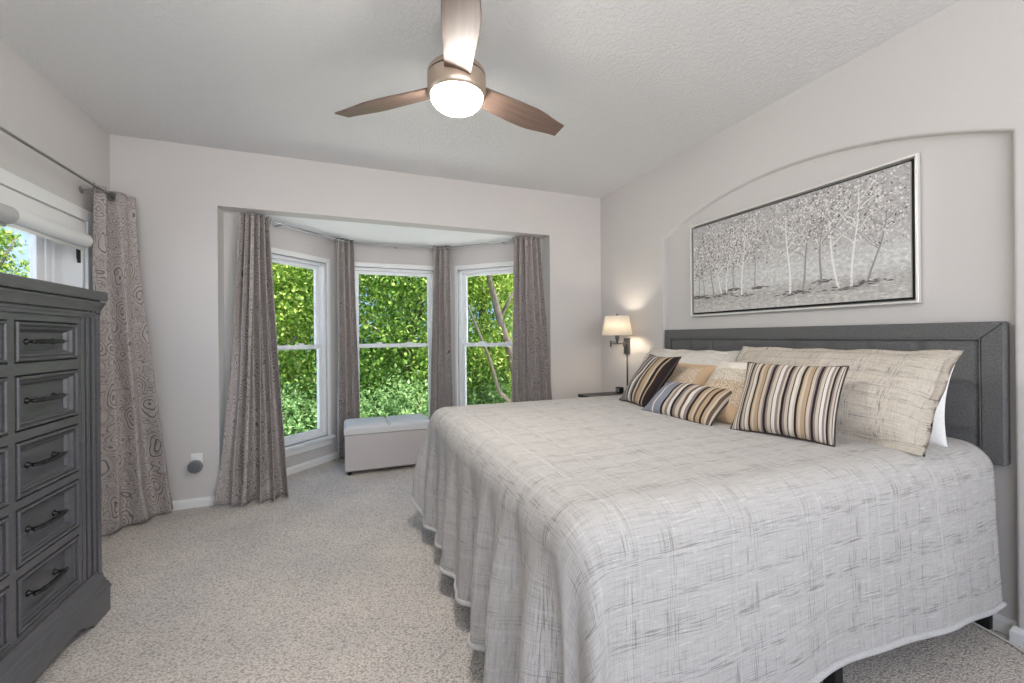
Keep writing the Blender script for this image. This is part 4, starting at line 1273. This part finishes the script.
for r_, z_ in ((0.139, 1.279), (0.108, 1.454)):
    bm = B(); tube(bm, [(sx+r_*math.cos(2*PI*k/40), sy+r_*math.sin(2*PI*k/40), z_) for k in range(41)], 0.0028, 6, cap=False)
    obj('shade_trim', bm, M_LSHADE, o, smooth=True)
bm = B()
for k in range(3): tube(bm, [(sx, sy, 1.452), (sx+0.107*math.cos(k*2.09), sy+0.107*math.sin(k*2.09), 1.452)], 0.002, 6)
tube(bm, [(sx, sy, 1.29), (sx, sy, 1.46)], 0.003, 6)
lathe(bm, [(0.004, 1.45), (0.010, 1.462), (0.008, 1.474), (0.002, 1.48)], (sx, sy, 0), 14); obj('finial', bm, M_BRONZE, sc, auto=40)
bm = B(); lathe(bm, [(0.012, 1.295), (0.028, 1.33), (0.03, 1.35), (0.02, 1.375), (0.002, 1.385)], (sx, sy, 0), 18); obj('bulb', bm, M_BULB, sc, smooth=True)
bm = B(); tube(bm, [(XR-0.010, 3.405, 1.098), (XR-0.010, 3.405, 0.9), (XR-0.010, 3.405, 0.738)], 0.007, 10); obj('cord_cover', bm, M_BRONZE, sc, smooth=True)
light('sconce_lamp', 'POINT', (sx, sy, 1.36), 14, (1.0, 0.93, 0.83), shadow_soft_size=0.03)

# ------------------------------------------------------------------ nightstand and the box on it
ns = thing('nightstand', 'dark wood nightstand in the far corner beside the bed', 'nightstand', (2.25, 3.2, 0))
y0, y1 = 2.98, 3.43
bm = B(); box(bm, (2.0, y0, 0.707), (2.535, y1, 0.735)); bev(obj('tabletop', bm, M_DARKWOOD, ns), 0.004)
bm = B(); box(bm, (2.03, y0+0.02, 0.30), (2.525, y0+0.04, 0.707)); box(bm, (2.03, y1-0.04, 0.30), (2.525, y1-0.02, 0.707)); box(bm, (2.03, y0+0.04, 0.28), (2.525, y1-0.04, 0.30)); box(bm, (2.505, y0+0.04, 0.30), (2.525, y1-0.04, 0.707)); box(bm, (2.04, y0+0.04, 0.495), (2.505, y1-0.04, 0.51)); obj('cabinet', bm, M_DARKWOOD, ns)
for z in (0.31, 0.515):
    bm = B(); box(bm, (2.02, y0+0.043, z), (2.05, y1-0.043, z+0.178)); d = bev(obj('drawer', bm, M_DARKWOOD, ns), 0.003)
    bm = B(); lathe(bm, [(0.006, 0), (0.006, -0.012), (0.013, -0.018), (0.010, -0.026), (0.001, -0.028)], (2.02, (y0+y1)/2, z+0.09), 14, 'X'); obj('knob', bm, M_PULL, d, smooth=True)
for x in (2.035, 2.485):
    for y in (y0+0.02, y1-0.06):
        bm = B(); box(bm, (x, y, 0), (x+0.04, y+0.04, 0.285)); bev(obj('leg', bm, M_DARKWOOD, ns), 0.003)
ck = thing('small_black_device', 'small black device on the nightstand at the foot of the lamp cord', 'device', (2.40, 3.33, 0.735))
bm = B(); box(bm, (2.37, 3.30, 0.735), (2.42, 3.365, 0.790)); bev(obj('device_case', bm, M_BLACK, ck), 0.006, 3)
bm = B(); box(bm, (2.368, 3.305, 0.745), (2.3705, 3.36, 0.780)); obj('device_face', bm, M_GDISC, ck)

# ------------------------------------------------------------------ painting
PY0, PY1, PZ0, PZ1 = 1.185, 2.604, 1.430, 2.127
PX = 2.562
pt = thing('painting', 'wide silver-framed painting of pale trees in mist above the headboard', 'painting', (XN-0.01, (PY0+PY1)/2, PZ0))
bm = B(); sweep(bm, [(PX, PY0, PZ0), (PX, PY1, PZ0), (PX, PY1, PZ1), (PX, PY0, PZ1)], [(0, -(XN-0.006-PX)), (0, 0), (0.002, 0.002), (0.010, 0.002), (0.012, 0), (0.012, -(XN-0.006-PX))], -1, closed=True, axis_up=Vector((-1, 0, 0)))
# the profile runs inwards from the outer edge
obj('picture_frame', bm, M_SILVER, pt)
bm = B(); box(bm, (PX+0.016, PY0+0.006, PZ0+0.006), (PX+0.022, PY1-0.006, PZ1-0.006)); obj('backing', bm, M_GAP, pt)
M_CANVAS = mat('misty_canvas', (0.5, 0.48, 0.47), 0.8)
n, l, b = nt(M_CANVAS)
v = coords(n, l, 'UV')
sp = n.new('ShaderNodeSeparateXYZ'); l.new(v, sp.inputs[0])
gr = ramp(n, [(0.0, (0.56, 0.54, 0.52)), (0.14, (0.46, 0.44, 0.425)), (0.24, (0.60, 0.595, 0.585)), (0.36, (0.62, 0.615, 0.605)), (0.55, (0.50, 0.485, 0.48)), (1.0, (0.47, 0.455, 0.455))])
nz = noisetex(n, l, coords(n, l, 'UV', (2, 6, 1)), 2, 5, 0.6)
l.new(mathn(n, l, 'ADD', sp.outputs['Y'], mathn(n, l, 'MULTIPLY', mathn(n, l, 'SUBTRACT', nz, 0.5), 0.16)), gr.inputs[0])
n2 = noisetex(n, l, coords(n, l, 'UV', (30, 16, 1)), 2, 4, 0.7)
nr_ = ramp(n, [(0.32, (0.72, 0.72, 0.72)), (0.68, (1.25, 1.24, 1.23))])
l.new(n2, nr_.inputs[0])
l.new(mixc(n, l, 1.0, gr.outputs[0], nr_.outputs[0], 'MULTIPLY'), b.inputs['Base Color'])
bump(n, l, b, n2, 0.3, 0.004)
M_PT = [M_CANVAS, mat('paint_white', (0.80, 0.78, 0.75), 0.6), mat('paint_dark', (0.13, 0.115, 0.11), 0.7), mat('paint_mauve', (0.50, 0.45, 0.445), 0.7), mat('paint_grey', (0.30, 0.28, 0.275), 0.7), mat('paint_blush', (0.66, 0.60, 0.585), 0.7)]
bm = bmesh.new()
uvl = bm.loops.layers.uv.new('c')
ca0, ca1, cz0, cz1 = PY0+0.018, PY1-0.018, PZ0+0.018, PZ1-0.018
CW, CH = ca1-ca0, cz1-cz0
cxp = PX+0.003
layer = [0]
def stroke(pts, mi):
    """pts in canvas metres, x from the painting's left (far end) to right, y up"""
    layer[0] += 1
    xx = cxp - 0.0004 - 0.0014*(layer[0] % 97)/97
    vs = [bm.verts.new((xx, ca1 - p[0], cz0 + p[1])) for p in pts]
    try:
        f = bm.faces.new(vs); f.material_index = mi
    except ValueError: pass
vs = [bm.verts.new((cxp, y, z)) for y, z in ((ca1, cz0), (ca0, cz0), (ca0, cz1), (ca1, cz1))]
f = bm.faces.new(vs)
for lp, uv in zip(f.loops, ((0, 0), (1, 0), (1, 1), (0, 1))): lp[uvl].uv = uv
vs2 = [bm.verts.new((cxp+0.0125, y, z)) for y, z in ((ca1, cz0), (ca0, cz0), (ca0, cz1), (ca1, cz1))]
for i in range(4): bm.faces.new((vs[i], vs[(i+1) % 4], vs2[(i+1) % 4], vs2[i]))
rp = random.Random(21)
def trunk_p(path, w0, w1, mi):
    k = len(path)
    for i in range(k-1):
        (xa, ya), (xb, yb) = path[i], path[i+1]
        wa = lerp(w0, w1, i/(k-1)); wb = lerp(w0, w1, (i+1)/(k-1))
        L = math.hypot(xb-xa, yb-ya) or 1
        nx_, ny_ = -(yb-ya)/L, (xb-xa)/L
        stroke([(xa+nx_*wa/2, ya+ny_*wa/2), (xa-nx_*wa/2, ya-ny_*wa/2), (xb-nx_*wb/2, yb-ny_*wb/2), (xb+nx_*wb/2, yb+ny_*wb/2)], mi)
def clampc(p): return (min(max(p[0], 0.004), CW-0.004), min(max(p[1], 0.004), CH-0.004))
def ptree(x, yb, h, w, lean, mi, br=4):
    path = []
    for k in range(7):
        t = k/6; path.append(clampc((x + lean*t*h + 0.010*math.sin(t*5+x*9), yb + h*t)))
    trunk_p(path, w, w*0.35, mi)
    for q in range(br):
        t = rp.uniform(0.42, 0.85); s = rp.choice((-1, 1))
        bx_, by_ = x+lean*t*h, yb+h*t
        bp_ = [clampc((bx_, by_))]
        for k in range(1, 5): bp_.append(clampc((bx_ + s*0.03*k + rp.gauss(0, 0.006), by_ + 0.030*k*rp.uniform(0.7, 1.3))))
        trunk_p(bp_, w*0.42, w*0.12, mi)
    for q in range(16):
        px_, py_ = x+rp.gauss(0, 0.035), yb+rp.gauss(-0.004, 0.006)
        a = rp.uniform(0.010, 0.024)
        stroke([clampc(z) for z in ((px_-a, py_), (px_, py_-0.003), (px_+a, py_), (px_, py_+0.005))], 2 if mi != 1 or q % 2 else 4)
T = [(0.05, 0.12, 0.30, 0.008, 0.02, 4), (0.10, 0.12, 0.28, 0.008, -0.03, 4), (0.19, 0.11, 0.33, 0.010, -0.04, 4), (0.26, 0.12, 0.36, 0.011, -0.10, 1), (0.31, 0.13, 0.34, 0.010, 0.12, 1), (0.38, 0.15, 0.30, 0.009, -0.04, 4), (0.445, 0.10, 0.42, 0.013, 0.02, 1), (0.55, 0.14, 0.34, 0.009, -0.10, 4),
     (0.775, 0.075, 0.48, 0.014, -0.02, 1), (0.85, 0.085, 0.44, 0.013, 0.16, 4), (0.96, 0.13, 0.40, 0.013, 0.05, 4), (1.06, 0.075, 0.52, 0.014, -0.14, 1), (1.13, 0.085, 0.52, 0.013, 0.05, 1), (1.21, 0.10, 0.36, 0.011, 0.22, 4)]
for a in T: ptree(*a, br=6)
for q in range(6500):
    t = T[rp.randrange(len(T))]
    x = t[0] + t[4]*t[2] + rp.gauss(0, 0.085); y = t[1] + t[2]*rp.uniform(0.62, 1.35) + rp.gauss(0, 0.05)
    if not (0.006 < x < CW-0.006 and 0.24 < y < CH-0.006): continue
    a = rp.uniform(0.004, 0.0105); an = rp.uniform(0, PI)
    dx_, dy_ = math.cos(an)*a, math.sin(an)*a
    stroke([clampc(z) for z in ((x-dx_, y-dy_), (x+dy_*0.5, y-dx_*0.5), (x+dx_, y+dy_), (x-dy_*0.5, y+dx_*0.5))], rp.choice((1, 1, 1, 3, 3, 5, 5, 4, 4, 2)))
for q in range(260):
    x, y = rp.uniform(0.02, CW-0.02), rp.uniform(0.01, 0.13); a = rp.uniform(0.006, 0.025)
    stroke([clampc(z) for z in ((x-a, y), (x, y-0.0018), (x+a, y), (x, y+0.0018))], rp.choice((3, 4, 5, 5, 4, 1)))
me = bpy.data.meshes.new('canvas'); bm.to_mesh(me); bm.free()
finish(me, 'canvas', M_PT, pt, False)
bm = B(); box(bm, (PX+0.022, PY0+0.2, PZ1-0.12), (XN, PY1-0.2, PZ1-0.09)); obj('hanging_rail', bm, M_GAP, pt)

# ------------------------------------------------------------------ outlet, plug-in disc, cable
ot = thing('wall_outlet', 'white outlet plate low on the back wall left of the bay', 'outlet', (-1.06, YB, 0.345))
bm = B(); box(bm, (-1.10, YB-0.006, 0.282), (-1.024, YB, 0.408)); bev(obj('cover_plate', bm, M_WPLASTIC, ot), 0.003)
bm = B()
for z in (0.368, 0.322):
    box(bm, (-1.079, YB-0.0085, z-0.016), (-1.045, YB-0.006, z+0.016))
bev(obj('socket_face', bm, M_WPLASTIC, ot), 0.002)
pd = thing('plug_in_device', 'round dark grey disc plugged into the white wall outlet', 'device', (-1.066, YB-0.03, 0.312))
bm = B(); lathe(bm, [(0.040, -0.009), (0.047, -0.014), (0.048, -0.034), (0.042, -0.042), (0.002, -0.045)], (-1.066, YB, 0.312), 32, 'Y'); obj('disc_body', bm, M_GDISC, pd, auto=40)
bm = B()
for k in range(3):
    r_ = 0.012+0.011*k; tube(bm, [(-1.066+r_*math.cos(2*PI*q/28), YB-0.0455+0.001*k, 0.312+r_*math.sin(2*PI*q/28)) for q in range(29)], 0.0016, 6, cap=False)
obj('grille', bm, M_BLACK, pd, smooth=True)
bm = B()
cpts = [(2.30, 1.30, 0.006), (2.48, 1.16, 0.007), (2.545, 1.05, 0.008), (2.53, 0.955, 0.007), (2.505, 0.86, 0.006), (2.47, 0.80, 0.006), (2.42, 0.72, 0.006), (2.37, 0.55, 0.006), (2.30, 0.35, 0.006)]
fine_ = []
for i in range(len(cpts)-1):
    p0, p1, p2, p3 = [Vector(cpts[max(0, min(len(cpts)-1, i+k))]) for k in (-1, 0, 1, 2)]
    for q in range(8):
        t = q/8
        fine_.append(0.5*((2*p1) + (p2-p0)*t + (2*p0-5*p1+4*p2-p3)*t*t + (3*p1-p0-3*p2+p3)*t**3))
tube(bm, fine_, 0.0045, 8)
tag(obj('cable', bm, M_CORD, smooth=True), 'white cable running over the carpet from under the bed along the right wall', 'cable')
